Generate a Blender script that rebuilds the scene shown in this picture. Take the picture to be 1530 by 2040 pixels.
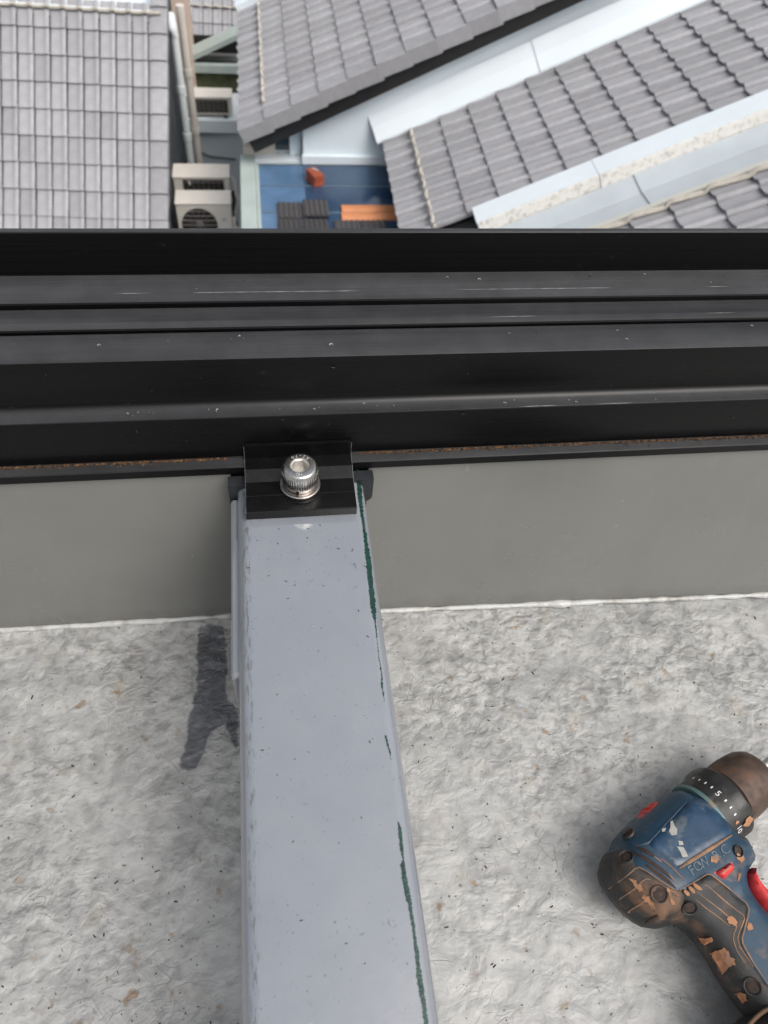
import bpy, bmesh, math, random
import numpy as np
from mathutils import Vector, Matrix, noise as mnoise
from mathutils.geometry import delaunay_2d_cdt

random.seed(7)
rng = np.random.default_rng(11)
scn = bpy.context.scene
for o in list(bpy.data.objects):
    bpy.data.objects.remove(o)

# ------------------------------------------------------------------ camera
CAM_H = 0.58                       # metres above the deck
F_PX, CX, CY = 1473.0, 765.0, 1020.0   # lens of the photograph (1530 x 2040)
ROT = np.array([[0.989017, -0.05293218, 0.13799841],
                [-0.1257616, -0.7918924, 0.59757045],
                [0.07764918, -0.60836223, -0.78985189]])
CAM = np.array([0.0, 0.0, CAM_H])
cam_data = bpy.data.cameras.new('camera')
cam_data.sensor_fit = 'HORIZONTAL'
cam_data.sensor_width = 36.0
cam_data.lens = 36.0 * F_PX / 1530.0
cam_data.clip_start = 0.01
cam_data.clip_end = 2000.0
cam_data.dof.use_dof = True
cam_data.dof.focus_distance = 0.53
cam_data.dof.aperture_fstop = 15.5
cam = bpy.data.objects.new('camera', cam_data)
scn.collection.objects.link(cam)
m = Matrix(((ROT[0, 0], -ROT[0, 1], -ROT[0, 2], 0.0),
            (ROT[1, 0], -ROT[1, 1], -ROT[1, 2], 0.0),
            (ROT[2, 0], -ROT[2, 1], -ROT[2, 2], CAM_H),
            (0, 0, 0, 1)))
cam.matrix_world = m
scn.camera = cam

# ------------------------------------------------------------------ sky, sun, exposure
SUN_EL, SUN_AZ = math.radians(56), math.radians(138)     # azimuth measured clockwise from +Y
world = bpy.data.worlds.new('World')
scn.world = world
world.use_nodes = True
wn = world.node_tree.nodes
wl = world.node_tree.links
sky = wn.new('ShaderNodeTexSky')
sky.sky_type = 'NISHITA'
sky.sun_disc = False
sky.sun_elevation = SUN_EL
sky.sun_rotation = SUN_AZ
sky.air_density = 1.6
sky.dust_density = 8.0
sky.ozone_density = 1.0
bg = wn['Background']
bg.inputs['Strength'].default_value = 0.15
# overcast: clouds scatter the sky's colour towards grey
hsv = wn.new('ShaderNodeHueSaturation')
hsv.inputs['Saturation'].default_value = 0.35
wl.new(sky.outputs[0], hsv.inputs['Color'])
wl.new(hsv.outputs[0], bg.inputs['Color'])
sun_data = bpy.data.lights.new('sun', 'SUN')
sun_data.energy = 0.95
sun_data.angle = math.radians(40)
sun_data.color = (1.0, 0.97, 0.93)
sun = bpy.data.objects.new('sun', sun_data)
scn.collection.objects.link(sun)
sd = Vector((math.sin(SUN_AZ) * math.cos(SUN_EL), math.cos(SUN_AZ) * math.cos(SUN_EL), math.sin(SUN_EL)))
sun.rotation_euler = sd.to_track_quat('Z', 'Y').to_euler()
sun.location = (2, -4, 6)
scn.view_settings.view_transform = 'Standard'
scn.view_settings.look = 'None'
scn.view_settings.gamma = 1.0
scn.view_settings.exposure = 0.10
scn.view_settings.use_curve_mapping = False
scn.cycles.use_denoising = True
scn.cycles.max_bounces = 5
scn.cycles.diffuse_bounces = 3
scn.cycles.use_adaptive_sampling = True
scn.cycles.adaptive_threshold = 0.025

# ------------------------------------------------------------------ measuring helpers
def ray(x, y):
    return ROT @ np.array([(x - CX) / F_PX, (y - CY) / F_PX, 1.0])
def at_z(x, y, z):
    r = ray(x, y); return CAM + r * ((z - CAM_H) / r[2])
def at_y(x, y, Y):
    r = ray(x, y); return CAM + r * (Y / r[1])

# ------------------------------------------------------------------ object helpers
COL = scn.collection
def thing(name, label, cat, loc=(0, 0, 0), group=None):
    o = bpy.data.objects.new(name, None)
    o.empty_display_size = 0.05
    COL.objects.link(o)
    o.location = Vector(loc)
    o['label'] = label; o['category'] = cat; o['kind'] = 'thing'
    if group: o['group'] = group
    return o
def base_of(p):
    v = Vector((0, 0, 0))
    while p is not None:
        v += p.location; p = p.parent
    return v
def tag(o, label=None, cat=None, group=None, kind=None):
    if label: o['label'] = label
    if cat:
        o['category'] = cat
        if not kind: o['kind'] = 'thing'
    if group: o['group'] = group
    if kind: o['kind'] = kind
    return o
def link_mesh(name, me, mat, parent=None, smooth=None):
    o = bpy.data.objects.new(name, me)
    COL.objects.link(o)
    if mat and not me.materials: me.materials.append(mat)
    if parent: o.parent = parent
    if smooth is not None:
        shade(me, smooth)
    return o
def shade(me, angle):
    if angle >= 180:
        me.polygons.foreach_set('use_smooth', [True] * len(me.polygons)); return
    me.polygons.foreach_set('use_smooth', [True] * len(me.polygons))
    bm = bmesh.new(); bm.from_mesh(me)
    a = math.radians(angle)
    for e in bm.edges:
        if len(e.link_faces) == 2 and e.calc_face_angle(0) > a: e.smooth = False
    bm.to_mesh(me); bm.free()
def mesh(name, verts, faces, mat, parent=None, smooth=None, recalc=True):
    """verts in world metres; stored relative to the parent thing's base"""
    b = base_of(parent)
    me = bpy.data.meshes.new(name)
    me.from_pydata([(v[0] - b.x, v[1] - b.y, v[2] - b.z) for v in verts], [], [tuple(int(i) for i in f) for f in faces])
    if recalc:
        bm = bmesh.new(); bm.from_mesh(me); bmesh.ops.recalc_face_normals(bm, faces=bm.faces); bm.to_mesh(me); bm.free()
    return link_mesh(name, me, mat, parent, smooth)
def bevel(o, w, seg=2):
    md = o.modifiers.new('bevel', 'BEVEL'); md.width = w; md.segments = seg; md.limit_method = 'ANGLE'; md.angle_limit = math.radians(35)
    md.harden_normals = False
    return o
def hexa(c):  # 8 corners: bottom 4, top 4
    return c, [(0, 3, 2, 1), (4, 5, 6, 7), (0, 1, 5, 4), (1, 2, 6, 5), (2, 3, 7, 6), (3, 0, 4, 7)]
def box(name, x0, x1, y0, y1, z0, z1, mat, parent=None, bev=0):
    c = [(x0, y0, z0), (x1, y0, z0), (x1, y1, z0), (x0, y1, z0), (x0, y0, z1), (x1, y0, z1), (x1, y1, z1), (x0, y1, z1)]
    o = mesh(name, *hexa(c), mat, parent)
    if bev: bevel(o, bev)
    return o
class Frame:
    def __init__(s, P0, a, b):          # a: first axis, b: second axis, n: outward normal (upwards)
        s.P = np.array(P0, float); s.a = np.array(a, float); s.b = np.array(b, float)
        n = np.cross(s.a, s.b); s.n = n if n[2] > 0 else -n
    def p(s, a, b, h=0.0): return s.P + s.a * a + s.b * b + s.n * h
def fbox(name, fr, a0, a1, b0, b1, h0, h1, mat, parent=None, bev=0):
    c = [fr.p(a0, b0, h0), fr.p(a1, b0, h0), fr.p(a1, b1, h0), fr.p(a0, b1, h0), fr.p(a0, b0, h1), fr.p(a1, b0, h1), fr.p(a1, b1, h1), fr.p(a0, b1, h1)]
    o = mesh(name, *hexa(c), mat, parent)
    if bev: bevel(o, bev)
    return o
def prism_x(name, prof, x0, x1, mat, parent=None, bev=0, closed=True, smooth=None):
    """profile [(y, z)...] swept along X"""
    n = len(prof)
    v = [(x0, y, z) for y, z in prof] + [(x1, y, z) for y, z in prof]
    f = [(i, (i + 1) % n, n + (i + 1) % n, n + i) for i in range(n)] + [tuple(range(n - 1, -1, -1)), tuple(range(n, 2 * n))]
    o = mesh(name, v, f, mat, parent, smooth)
    if bev: bevel(o, bev)
    return o
def frames_along(pts):
    pts = [np.array(p, float) for p in pts]
    out = []
    for i, p in enumerate(pts):
        d = pts[min(i + 1, len(pts) - 1)] - pts[max(i - 1, 0)]
        d = d / (np.linalg.norm(d) + 1e-12)
        up = np.array([0, 0, 1.0]) if abs(d[2]) < 0.95 else np.array([1.0, 0, 0])
        s = np.cross(d, up); s /= np.linalg.norm(s); t = np.cross(s, d)
        out.append((p, s, t))
    return out
def tube_data(pts, r, seg=8, v0=0, flat=1.0):
    vs, fs = [], []
    fr = frames_along(pts)
    for k, (p, s, t) in enumerate(fr):
        rr = r[k] if hasattr(r, '__len__') else r
        for q in range(seg):
            a = 2 * math.pi * q / seg
            vs.append(p + s * math.cos(a) * rr + t * math.sin(a) * rr * flat)
    n = len(fr)
    for k in range(n - 1):
        for q in range(seg):
            a0 = v0 + k * seg + q; a1 = v0 + k * seg + (q + 1) % seg
            fs.append((a0, a1, a1 + seg, a0 + seg))
    fs.append(tuple(v0 + q for q in range(seg - 1, -1, -1)))
    fs.append(tuple(v0 + (n - 1) * seg + q for q in range(seg)))
    return vs, fs
def tube(name, pts, r, mat, parent=None, seg=8, flat=1.0):
    v, f = tube_data(pts, r, seg, 0, flat)
    return mesh(name, v, f, mat, parent, 50)
def lathe(name, c, axis, prof, mat, parent=None, seg=48, smooth=35, ripple=None, cap=True):
    """prof [(along axis, radius)...] turned about axis through c"""
    ax = np.array(axis, float); ax /= np.linalg.norm(ax)
    up = np.array([0, 0, 1.0]) if abs(ax[2]) < 0.9 else np.array([0, 1.0, 0])
    s = np.cross(ax, up); s /= np.linalg.norm(s); t = np.cross(ax, s)
    c = np.array(c, float); v, f = [], []
    for k, (h, r) in enumerate(prof):
        for q in range(seg):
            a = 2 * math.pi * q / seg
            rr = r + (ripple(k, q) if ripple else 0)
            v.append(c + ax * h + (s * math.cos(a) + t * math.sin(a)) * rr)
    n = len(prof)
    for k in range(n - 1):
        for q in range(seg):
            f.append((k * seg + q, k * seg + (q + 1) % seg, (k + 1) * seg + (q + 1) % seg, (k + 1) * seg + q))
    f.append(tuple(range(seg - 1, -1, -1)))
    if cap: f.append(tuple((n - 1) * seg + q for q in range(seg)))
    return mesh(name, v, f, mat, parent, smooth)
def glyphs(name, text, size, M, mat, parent, depth=0.0, font_scale=(1, 1)):
    cu = bpy.data.curves.new(name, 'FONT'); cu.body = text; cu.size = size; cu.extrude = depth
    cu.align_x = 'CENTER'; cu.align_y = 'CENTER'; cu.resolution_u = 3
    tmp = bpy.data.objects.new('tmp', cu); COL.objects.link(tmp)
    dg = bpy.context.evaluated_depsgraph_get()
    me = bpy.data.meshes.new_from_object(tmp.evaluated_get(dg))
    bpy.data.objects.remove(tmp); bpy.data.curves.remove(cu)
    me.transform(Matrix.Diagonal((font_scale[0], font_scale[1], 1, 1)))
    me.transform(M)
    b = base_of(parent); me.transform(Matrix.Translation(-b))
    me.materials.clear()
    me.name = name
    return link_mesh(name, me, mat, parent)

# ------------------------------------------------------------------ materials
def new_mat(name, col=(0.5, 0.5, 0.5), rough=0.6, metal=0.0, ior=1.5, coat=0.0):
    mt = bpy.data.materials.new(name); mt.use_nodes = True
    b = mt.node_tree.nodes['Principled BSDF']
    b.inputs['Base Color'].default_value = (*col, 1)
    b.inputs['Roughness'].default_value = rough
    b.inputs['Metallic'].default_value = metal
    b.inputs['IOR'].default_value = ior
    b.inputs['Coat Weight'].default_value = coat
    return mt
class NT:
    def __init__(s, mt): s.t = mt.node_tree; s.n = s.t.nodes; s.l = s.t.links; s.b = s.n['Principled BSDF']; s.co = None
    def coord(s, scale=(1, 1, 1)):
        if s.co is None: s.co = s.n.new('ShaderNodeTexCoord')
        mp = s.n.new('ShaderNodeMapping'); mp.inputs['Scale'].default_value = scale
        s.l.new(s.co.outputs['Object'], mp.inputs['Vector']); return mp.outputs[0]
    def noise(s, scale, detail=4, rough=0.55, dist=0.0, vec=None):
        k = s.n.new('ShaderNodeTexNoise'); k.inputs['Scale'].default_value = scale; k.inputs['Detail'].default_value = detail
        k.inputs['Roughness'].default_value = rough; k.inputs['Distortion'].default_value = dist
        s.l.new(vec if vec is not None else s.coord(), k.inputs['Vector']); return k.outputs['Fac']
    def ramp(s, fac, stops):
        r = s.n.new('ShaderNodeValToRGB'); e = r.color_ramp.elements
        while len(e) < len(stops): e.new(0.5)
        for k, (p, c) in enumerate(stops):
            e[k].position = p; e[k].color = (*c, 1) if hasattr(c, '__len__') else (c, c, c, 1)
        s.l.new(fac, r.inputs[0]); return r.outputs[0]
    def math(s, op, a, b=None, c=None):
        k = s.n.new('ShaderNodeMath'); k.operation = op
        for i, v in enumerate((a, b, c)):
            if v is None: continue
            if isinstance(v, (int, float)): k.inputs[i].default_value = v
            else: s.l.new(v, k.inputs[i])
        return k.outputs[0]
    def mix(s, fac, a, b, mode='MIX'):
        k = s.n.new('ShaderNodeMix'); k.data_type = 'RGBA'; k.blend_type = mode
        for sock, v in ((k.inputs[0], fac), (k.inputs[6], a), (k.inputs[7], b)):
            if isinstance(v, (int, float)): sock.default_value = v
            elif hasattr(v, '__len__'): sock.default_value = (*v, 1)
            else: s.l.new(v, sock)
        return k.outputs[2]
    def bump(s, h, strength=0.3, dist=0.001, normal=None):
        k = s.n.new('ShaderNodeBump'); k.inputs['Strength'].default_value = strength; k.inputs['Distance'].default_value = dist
        s.l.new(h, k.inputs['Height'])
        if normal is not None: s.l.new(normal, k.inputs['Normal'])
        s.l.new(k.outputs[0], s.b.inputs['Normal']); return k.outputs[0]
    def color(s, c): s.l.new(c, s.b.inputs['Base Color'])
    def rough(s, c): s.l.new(c, s.b.inputs['Roughness'])
    def rand(s):
        k = s.n.new('ShaderNodeObjectInfo'); return k.outputs['Random']
M = {}
def simple(name, col, rough=0.6, metal=0.0, var=0.12, scale=8.0, bump=0.0, bdist=0.001, ior=1.5, coat=0.0):
    mt = new_mat(name, col, rough, metal, ior, coat); t = NT(mt)
    n = t.noise(scale, 5)
    lo = tuple(c * (1 - var) for c in col); hi = tuple(min(1, c * (1 + var)) for c in col)
    t.color(t.ramp(n, [(0.3, lo), (0.7, hi)]))
    t.rough(t.ramp(t.noise(scale * 2.3, 3), [(0.3, max(0.02, rough - 0.08)), (0.7, min(1, rough + 0.08))]))
    if bump: t.bump(t.noise(scale * 6, 3), bump, bdist)
    M[name] = mt; return mt

# fibre-reinforced membrane on the deck
def mat_deck(name, tint=None, rlo=0.36, rhi=0.66):
    mt = new_mat('deck_' + name, (0.4, 0.4, 0.38), 0.62); t = NT(mt)
    wv = t.coord((0.88, 1.12, 1.0))
    mid = t.noise(42, 4, 0.5, 0.5, wv)
    lump = t.noise(125, 2, 0.5, 0.4, wv)
    sp = t.n.new('ShaderNodeSeparateXYZ'); t.l.new(t.coord(), sp.inputs[0])
    cloud = t.noise(6, 4, 0.6, 0.5)
    wob = t.math('ADD', sp.outputs['Y'], t.math('MULTIPLY', t.math('SUBTRACT', cloud, 0.5), 0.30))
    far = t.ramp(wob, [(0.03, 0.0), (0.20, 1.0)])           # lighter near the viewer, darker towards the wall
    zone = t.math('MULTIPLY', t.ramp(t.noise(9, 3, 0.5, 0.6), [(0.38, 0.35), (0.60, 1.0)]), t.ramp(wob, [(0.02, 0.35), (0.16, 1.0)]))
    def lines(scale, dist, w):
        n = t.noise(scale, 2, 0.5, dist)
        return t.ramp(t.math('ABSOLUTE', t.math('SUBTRACT', n, 0.5)), [(0.0, 1.0), (w, 0.0)])
    l1 = lines(24, 1.1, 0.016); l2 = lines(52, 0.8, 0.020)
    ln = t.math('MULTIPLY', t.math('MAXIMUM', l1, t.math('MULTIPLY', l2, 0.7)), t.ramp(t.noise(13, 3, 0.5, 0.3), [(0.46, 0.0), (0.66, 1.0)]))
    base = t.ramp(mid, [(0.28, (0.280, 0.281, 0.277)), (0.50, (0.350, 0.352, 0.347)), (0.74, (0.398, 0.398, 0.390))])
    c = t.mix(t.ramp(wob, [(0.03, 0.55), (0.20, 0.0)]), base, (0.415, 0.417, 0.413))
    grime = t.math('MULTIPLY', t.ramp(t.noise(22, 6, 0.7, 0.6), [(0.46, 0.0), (0.72, 0.85)]), t.ramp(wob, [(0.02, 0.5), (0.2, 1.0)]))
    c = t.mix(grime, c, (0.185, 0.187, 0.185))
    c = t.mix(zone, c, t.mix(1.0, c, t.ramp(lump, [(0.33, 0.64), (0.50, 0.95), (0.62, 1.05)]), 'MULTIPLY'))
    c = t.mix(t.math('MULTIPLY', ln, 0.13), c, (0.17, 0.172, 0.178))
    spots = t.math('MULTIPLY', t.ramp(t.noise(75, 2, 0.5), [(0.66, 0.0), (0.74, 0.75)]), t.ramp(t.noise(9, 2), [(0.40, 0.0), (0.56, 1.0)]))
    c = t.mix(spots, c, (0.19, 0.115, 0.05))
    c = t.mix(t.ramp(t.noise(31, 3, 0.5), [(0.62, 0.0), (0.78, 0.34)]), c, (0.31, 0.255, 0.16))
    pits = t.ramp(t.noise(330, 2, 0.4), [(0.70, 0.0), (0.75, 0.75)])
    c = t.mix(pits, c, (0.055, 0.052, 0.048))
    rg = t.ramp(mid, [(0.3, rlo), (0.7, rhi)])
    if tint:
        at = t.n.new('ShaderNodeAttribute'); at.attribute_name = 'soak'
        k = t.ramp(t.math('ADD', at.outputs['Fac'], t.math('MULTIPLY', t.math('SUBTRACT', lump, 0.5), 0.9)), [(0.12, 0.0), (0.62, 1.0)])
        c = t.mix(k, c, t.mix(1.0, c, tint, 'MULTIPLY'))
        rg = t.math('SUBTRACT', rg, t.math('MULTIPLY', k, 0.14))
    t.color(c); t.rough(rg)
    h = t.math('ADD', t.math('MULTIPLY', mid, 1.0), t.math('MULTIPLY', t.math('MULTIPLY', lump, zone), 0.80))
    h = t.math('SUBTRACT', h, t.math('MULTIPLY', ln, 0.10))
    t.bump(t.math('SUBTRACT', h, t.math('MULTIPLY', pits, 0.06)), 1.0, 0.0038)
    M[name] = mt
mat_deck('deck')
mat_deck('wet_stain', (0.30, 0.31, 0.345))

def mat_beam():
    mt = new_mat('grey_gloss_paint', (0.24, 0.26, 0.30), 0.2, 0, 1.85, 0.6); t = NT(mt)
    t.b.inputs['Coat IOR'].default_value = 1.8; t.b.inputs['Coat Roughness'].default_value = 0.07
    b = t.noise(30, 4)
    c = t.ramp(b, [(0.3, (0.196, 0.214, 0.245)), (0.7, (0.216, 0.234, 0.266))])
    film = t.ramp(t.noise(14, 6, 0.7, 0.6), [(0.45, 0.0), (0.75, 0.22)])
    c = t.mix(film, c, (0.30, 0.30, 0.30))
    specks = t.ramp(t.noise(620, 2, 0.4), [(0.70, 0.0), (0.75, 0.7)])
    specks = t.math('MULTIPLY', specks, t.ramp(t.noise(38, 3), [(0.40, 0.0), (0.6, 1.0)]))
    c = t.mix(specks, c, (0.075, 0.085, 0.10))
    # rubbed arris on the left
    sp = t.n.new('ShaderNodeSeparateXYZ'); t.l.new(t.coord(), sp.inputs[0])
    xx = t.math('ABSOLUTE', t.math('ADD', sp.outputs['X'], 0.0385))
    band = t.ramp(xx, [(0.0, 1.0), (0.0032, 0.0)])
    wear = t.math('MULTIPLY', band, t.ramp(t.noise(300, 4, 0.6, 0, t.coord((2.2, 0.45, 1))), [(0.52, 0.0), (0.60, 0.85)]))
    c = t.mix(wear, c, (0.09, 0.095, 0.10))
    t.color(c)
    t.rough(t.math('ADD', t.ramp(t.noise(60, 4), [(0.3, 0.08), (0.7, 0.17)]), t.math('MULTIPLY', film, 0.4)))
    h = t.math('ADD', t.noise(330, 2, 0.5), t.math('MULTIPLY', t.noise(55, 2), 2.0))
    t.bump(t.math('SUBTRACT', h, t.math('MULTIPLY', wear, 2.0)), 0.14, 0.0006)
    M['beam'] = mt
mat_beam()

def mat_black_alu(name, ior, r0, r1, sheen_amt, spot=0.05):
    mt = new_mat(name, (0.005, 0.005, 0.006), 0.34, 0.0, ior); t = NT(mt)
    st = t.noise(6, 4, 0.6, 0, t.coord((1.0, 160.0, 160.0)))
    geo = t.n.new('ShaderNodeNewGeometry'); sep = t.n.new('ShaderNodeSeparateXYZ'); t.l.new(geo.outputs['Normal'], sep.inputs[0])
    flat = t.ramp(sep.outputs['Z'], [(0.55, 0.0), (0.97, 1.0)])          # grey painted on upward faces for the sky they reflect
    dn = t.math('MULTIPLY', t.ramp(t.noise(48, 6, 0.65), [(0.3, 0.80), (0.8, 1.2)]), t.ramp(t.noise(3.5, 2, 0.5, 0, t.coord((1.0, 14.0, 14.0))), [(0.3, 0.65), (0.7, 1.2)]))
    sky_sheen = t.math('MULTIPLY', t.math('MULTIPLY', flat, dn), sheen_amt)
    spots = t.ramp(t.noise(130, 4, 0.7), [(0.66, 0.0), (0.8, spot)])
    c = t.ramp(st, [(0.3, (0.002, 0.002, 0.0023)), (0.7, (0.003, 0.003, 0.0034))])
    t.color(t.mix(t.math('ADD', sky_sheen, spots), c, (0.40, 0.41, 0.44)))
    t.rough(t.ramp(st, [(0.3, r0), (0.7, r1)]))
    t.bump(st, 0.012, 0.0003)
    return mt
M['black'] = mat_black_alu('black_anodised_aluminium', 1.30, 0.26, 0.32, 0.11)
simple('black_gloss', (0.004, 0.004, 0.0045), 0.24, var=0.3, scale=60, ior=1.33)
simple('rubber_pad', (0.016, 0.018, 0.022), 0.45, var=0.3, scale=90)

def mat_rust():
    mt = new_mat('rust_dust', (0.25, 0.11, 0.03), 0.9); t = NT(mt)
    t.color(t.ramp(t.noise(520, 3, 0.6), [(0.40, (0.012, 0.009, 0.007)), (0.54, (0.075, 0.036, 0.014)), (0.70, (0.19, 0.095, 0.036))]))
    M['rust'] = mt
mat_rust()
def mat_panel():
    mt = new_mat('satin_grey_sheet', (0.17, 0.172, 0.158), 0.2, 0, 1.5); t = NT(mt)
    sp = t.n.new('ShaderNodeSeparateXYZ'); t.l.new(t.coord(), sp.inputs[0])
    c = t.ramp(t.noise(7, 4), [(0.3, (0.172, 0.173, 0.163)), (0.7, (0.194, 0.195, 0.184))])
    drip = t.ramp(t.noise(60, 5, 0.6, 0.1, t.coord((1.0, 1.0, 0.06))), [(0.55, 0.0), (0.75, 0.25)])
    c = t.mix(drip, c, (0.23, 0.225, 0.205))
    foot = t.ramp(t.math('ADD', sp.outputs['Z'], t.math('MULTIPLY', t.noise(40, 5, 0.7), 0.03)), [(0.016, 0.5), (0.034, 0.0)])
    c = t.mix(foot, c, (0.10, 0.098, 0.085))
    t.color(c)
    t.rough(t.ramp(t.noise(20, 5, 0.6), [(0.3, 0.14), (0.7, 0.30)]))
    M['panel_grey'] = mt
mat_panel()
def mat_sealant():
    mt = new_mat('sealant', (0.55, 0.56, 0.55), 0.42); t = NT(mt)
    d = t.ramp(t.noise(55, 6, 0.7), [(0.48, 0.0), (0.66, 0.85)])
    t.color(t.mix(d, (0.47, 0.48, 0.47), (0.21, 0.19, 0.16)))
    t.bump(t.noise(160, 4), 0.5, 0.001)
    M['sealant'] = mt
mat_sealant()
simple('steel', (0.54, 0.53, 0.51), 0.22, 1.0, var=0.12, scale=300)
simple('steel_dull', (0.46, 0.43, 0.41), 0.34, 1.0, var=0.2, scale=400)
simple('steel_mark', (0.80, 0.79, 0.77), 0.35, 0.6, var=0.05, scale=300)
simple('socket_steel', (0.50, 0.48, 0.45), 0.42, 0.6, var=0.06, scale=300)
simple('green_primer', (0.008, 0.040, 0.032), 0.28, var=0.35, scale=220, bump=0.3)
simple('swarf', (0.80, 0.80, 0.80), 0.18, 1.0, var=0.1, scale=300)
simple('grit', (0.05, 0.045, 0.04), 0.8, var=0.5, scale=200)
simple('scratch', (0.26, 0.26, 0.27), 0.5, var=0.3, scale=300)

# roof tiles: coloured concrete
def mat_tile(name, col, var=0.10):
    mt = new_mat(name, col, 0.58); t = NT(mt)
    r = t.rand()
    k = t.math('ADD', t.math('MULTIPLY', r, var * 2), 1.0 - var)
    n = t.ramp(t.noise(9, 5, 0.6), [(0.3, 0.90), (0.7, 1.08)])
    cc = t.mix(1.0, tuple(col), n, 'MULTIPLY')
    g = t.n.new('ShaderNodeCombineColor')
    for i in range(3): t.l.new(k, g.inputs[i])
    cc = t.mix(1.0, cc, g.outputs[0], 'MULTIPLY')
    stain = t.ramp(t.noise(3.5, 5, 0.7), [(0.62, 0.0), (0.8, 0.35)])
    t.color(t.mix(stain, cc, (col[0] * 0.55, col[1] * 0.55, col[2] * 0.52)))
    t.bump(t.noise(70, 3), 0.2, 0.003)
    M[name] = mt
mat_tile('tile_grey', (0.318, 0.318, 0.338), 0.11)
mat_tile('tile_grey_dark', (0.055, 0.052, 0.055), 0.2)
mat_tile('terracotta', (0.50, 0.20, 0.085), 0.12)
mat_tile('brick_red', (0.33, 0.075, 0.035), 0.15)
simple('flashing_white', (0.71, 0.78, 0.83), 0.38, var=0.03, scale=2)
simple('wall_white', (0.75, 0.84, 0.90), 0.6, var=0.03, scale=2)
simple('wall_cream', (0.60, 0.56, 0.51), 0.7, var=0.05, scale=3)
simple('wall_peach', (0.62, 0.49, 0.41), 0.7, var=0.05, scale=3)
simple('wall_blue_grey', (0.50, 0.56, 0.60), 0.7, var=0.06, scale=2)
simple('wall_slate', (0.05, 0.06, 0.07), 0.8, var=0.3, scale=3)  # deep shade of the gap is put into this dark wall colour
simple('mortar', (0.46, 0.43, 0.38), 0.85, var=0.15, scale=25, bump=0.3, bdist=0.01)
simple('mint_paint', (0.35, 0.41, 0.395), 0.5, var=0.08, scale=5)
simple('grey_steel', (0.20, 0.215, 0.21), 0.5, var=0.12, scale=6)
simple('bar_green', (0.09, 0.13, 0.17), 0.4, var=0.1, scale=6)
simple('dark_board', (0.012, 0.012, 0.013), 0.6, var=0.2, scale=8)
simple('moss_wall', (0.055, 0.065, 0.028), 0.9, var=0.5, scale=5)
simple('ground', (0.045, 0.045, 0.043), 0.9, var=0.25, scale=3)
simple('ac_casing', (0.78, 0.735, 0.67), 0.5, var=0.05, scale=6)
simple('ac_dark', (0.03, 0.026, 0.024), 0.6, var=0.3, scale=20)
simple('ac_grille', (0.20, 0.19, 0.18), 0.5, var=0.1, scale=20)
simple('pipe_white', (0.66, 0.71, 0.72), 0.4, var=0.04, scale=5)
simple('valley_metal', (0.47, 0.52, 0.56), 0.42, var=0.07, scale=2.5)
simple('glass_dark', (0.03, 0.05, 0.06), 0.08, var=0.2, scale=2)
simple('concrete_own', (0.40, 0.40, 0.39), 0.8, var=0.1, scale=3)
def mat_blue_glass():
    mt = new_mat('blue_glazing', (0.006, 0.022, 0.11), 0.10, 0, 1.5); t = NT(mt)
    t.color(t.ramp(t.noise(1.5, 4), [(0.3, (0.012, 0.030, 0.075)), (0.7, (0.045, 0.085, 0.15))]))
    t.rough(t.ramp(t.noise(3, 4), [(0.3, 0.05), (0.7, 0.16)]))
    M['blue_glass'] = mt
mat_blue_glass()
simple('blue_glass_pale', (0.085, 0.155, 0.265), 0.10, var=0.25, scale=2.5)  # paler blue paints in the light wall reflected by the glass
def mat_dirty_white():
    mt = new_mat('algae_stained_white', (0.7, 0.68, 0.62), 0.7); t = NT(mt)
    d = t.ramp(t.noise(17, 8, 0.8), [(0.50, 0.0), (0.66, 0.9)])
    t.color(t.mix(d, (0.80, 0.78, 0.74), (0.36, 0.335, 0.30)))
    M['dirty_white'] = mt
mat_dirty_white()
def mat_rusty_edge():
    mt = new_mat('tan_stained_metal', (0.55, 0.52, 0.44), 0.5); t = NT(mt)
    d = t.ramp(t.noise(2.2, 5, 0.6), [(0.58, 0.0), (0.75, 0.7)])
    t.color(t.mix(d, (0.58, 0.57, 0.52), (0.42, 0.24, 0.11)))
    M['tan_metal'] = mt
mat_rusty_edge()
# power tool plastics with dried clay on them
def mat_plastic(name, col, rough, clay, thr, edge=0.05, scuff=(0.3, 0.33, 0.36)):
    mt = new_mat(name, col, rough); t = NT(mt)
    n = t.noise(120, 4)
    c = t.ramp(n, [(0.3, tuple(x * 0.8 for x in col)), (0.7, tuple(x * 1.2 for x in col))])
    sc = t.ramp(t.noise(70, 6, 0.7, 0.5), [(0.55, 0.0), (0.75, 0.35)])
    c = t.mix(sc, c, scuff)
    d = t.ramp(t.noise(48, 7, 0.65, 0.3), [(thr, 0.0), (thr + edge, 0.85)])
    c = t.mix(d, c, clay)
    t.color(c)
    t.rough(t.math('ADD', t.math('MULTIPLY', d, 0.3), t.ramp(n, [(0.3, rough - 0.06), (0.7, rough + 0.08)])))
    t.bump(t.math('ADD', t.noise(500, 3), t.math('MULTIPLY', d, 1.0)), 0.25, 0.0004)
    M[name] = mt
CLAY = (0.33, 0.165, 0.085)
mat_plastic('drill_blue', (0.010, 0.040, 0.075), 0.44, (0.22, 0.13, 0.085), 0.57, 0.2, scuff=(0.12, 0.115, 0.10))
mat_plastic('drill_label', (0.010, 0.040, 0.085), 0.36, (0.16, 0.17, 0.165), 0.54, 0.2, scuff=(0.10, 0.16, 0.22))
mat_plastic('drill_black', (0.022, 0.023, 0.024), 0.60, (0.20, 0.115, 0.07), 0.53, 0.26, scuff=(0.085, 0.07, 0.06))
mat_plastic('drill_cap', (0.030, 0.026, 0.023), 0.62, (0.19, 0.105, 0.062), 0.44, 0.22, scuff=(0.10, 0.075, 0.06))
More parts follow.
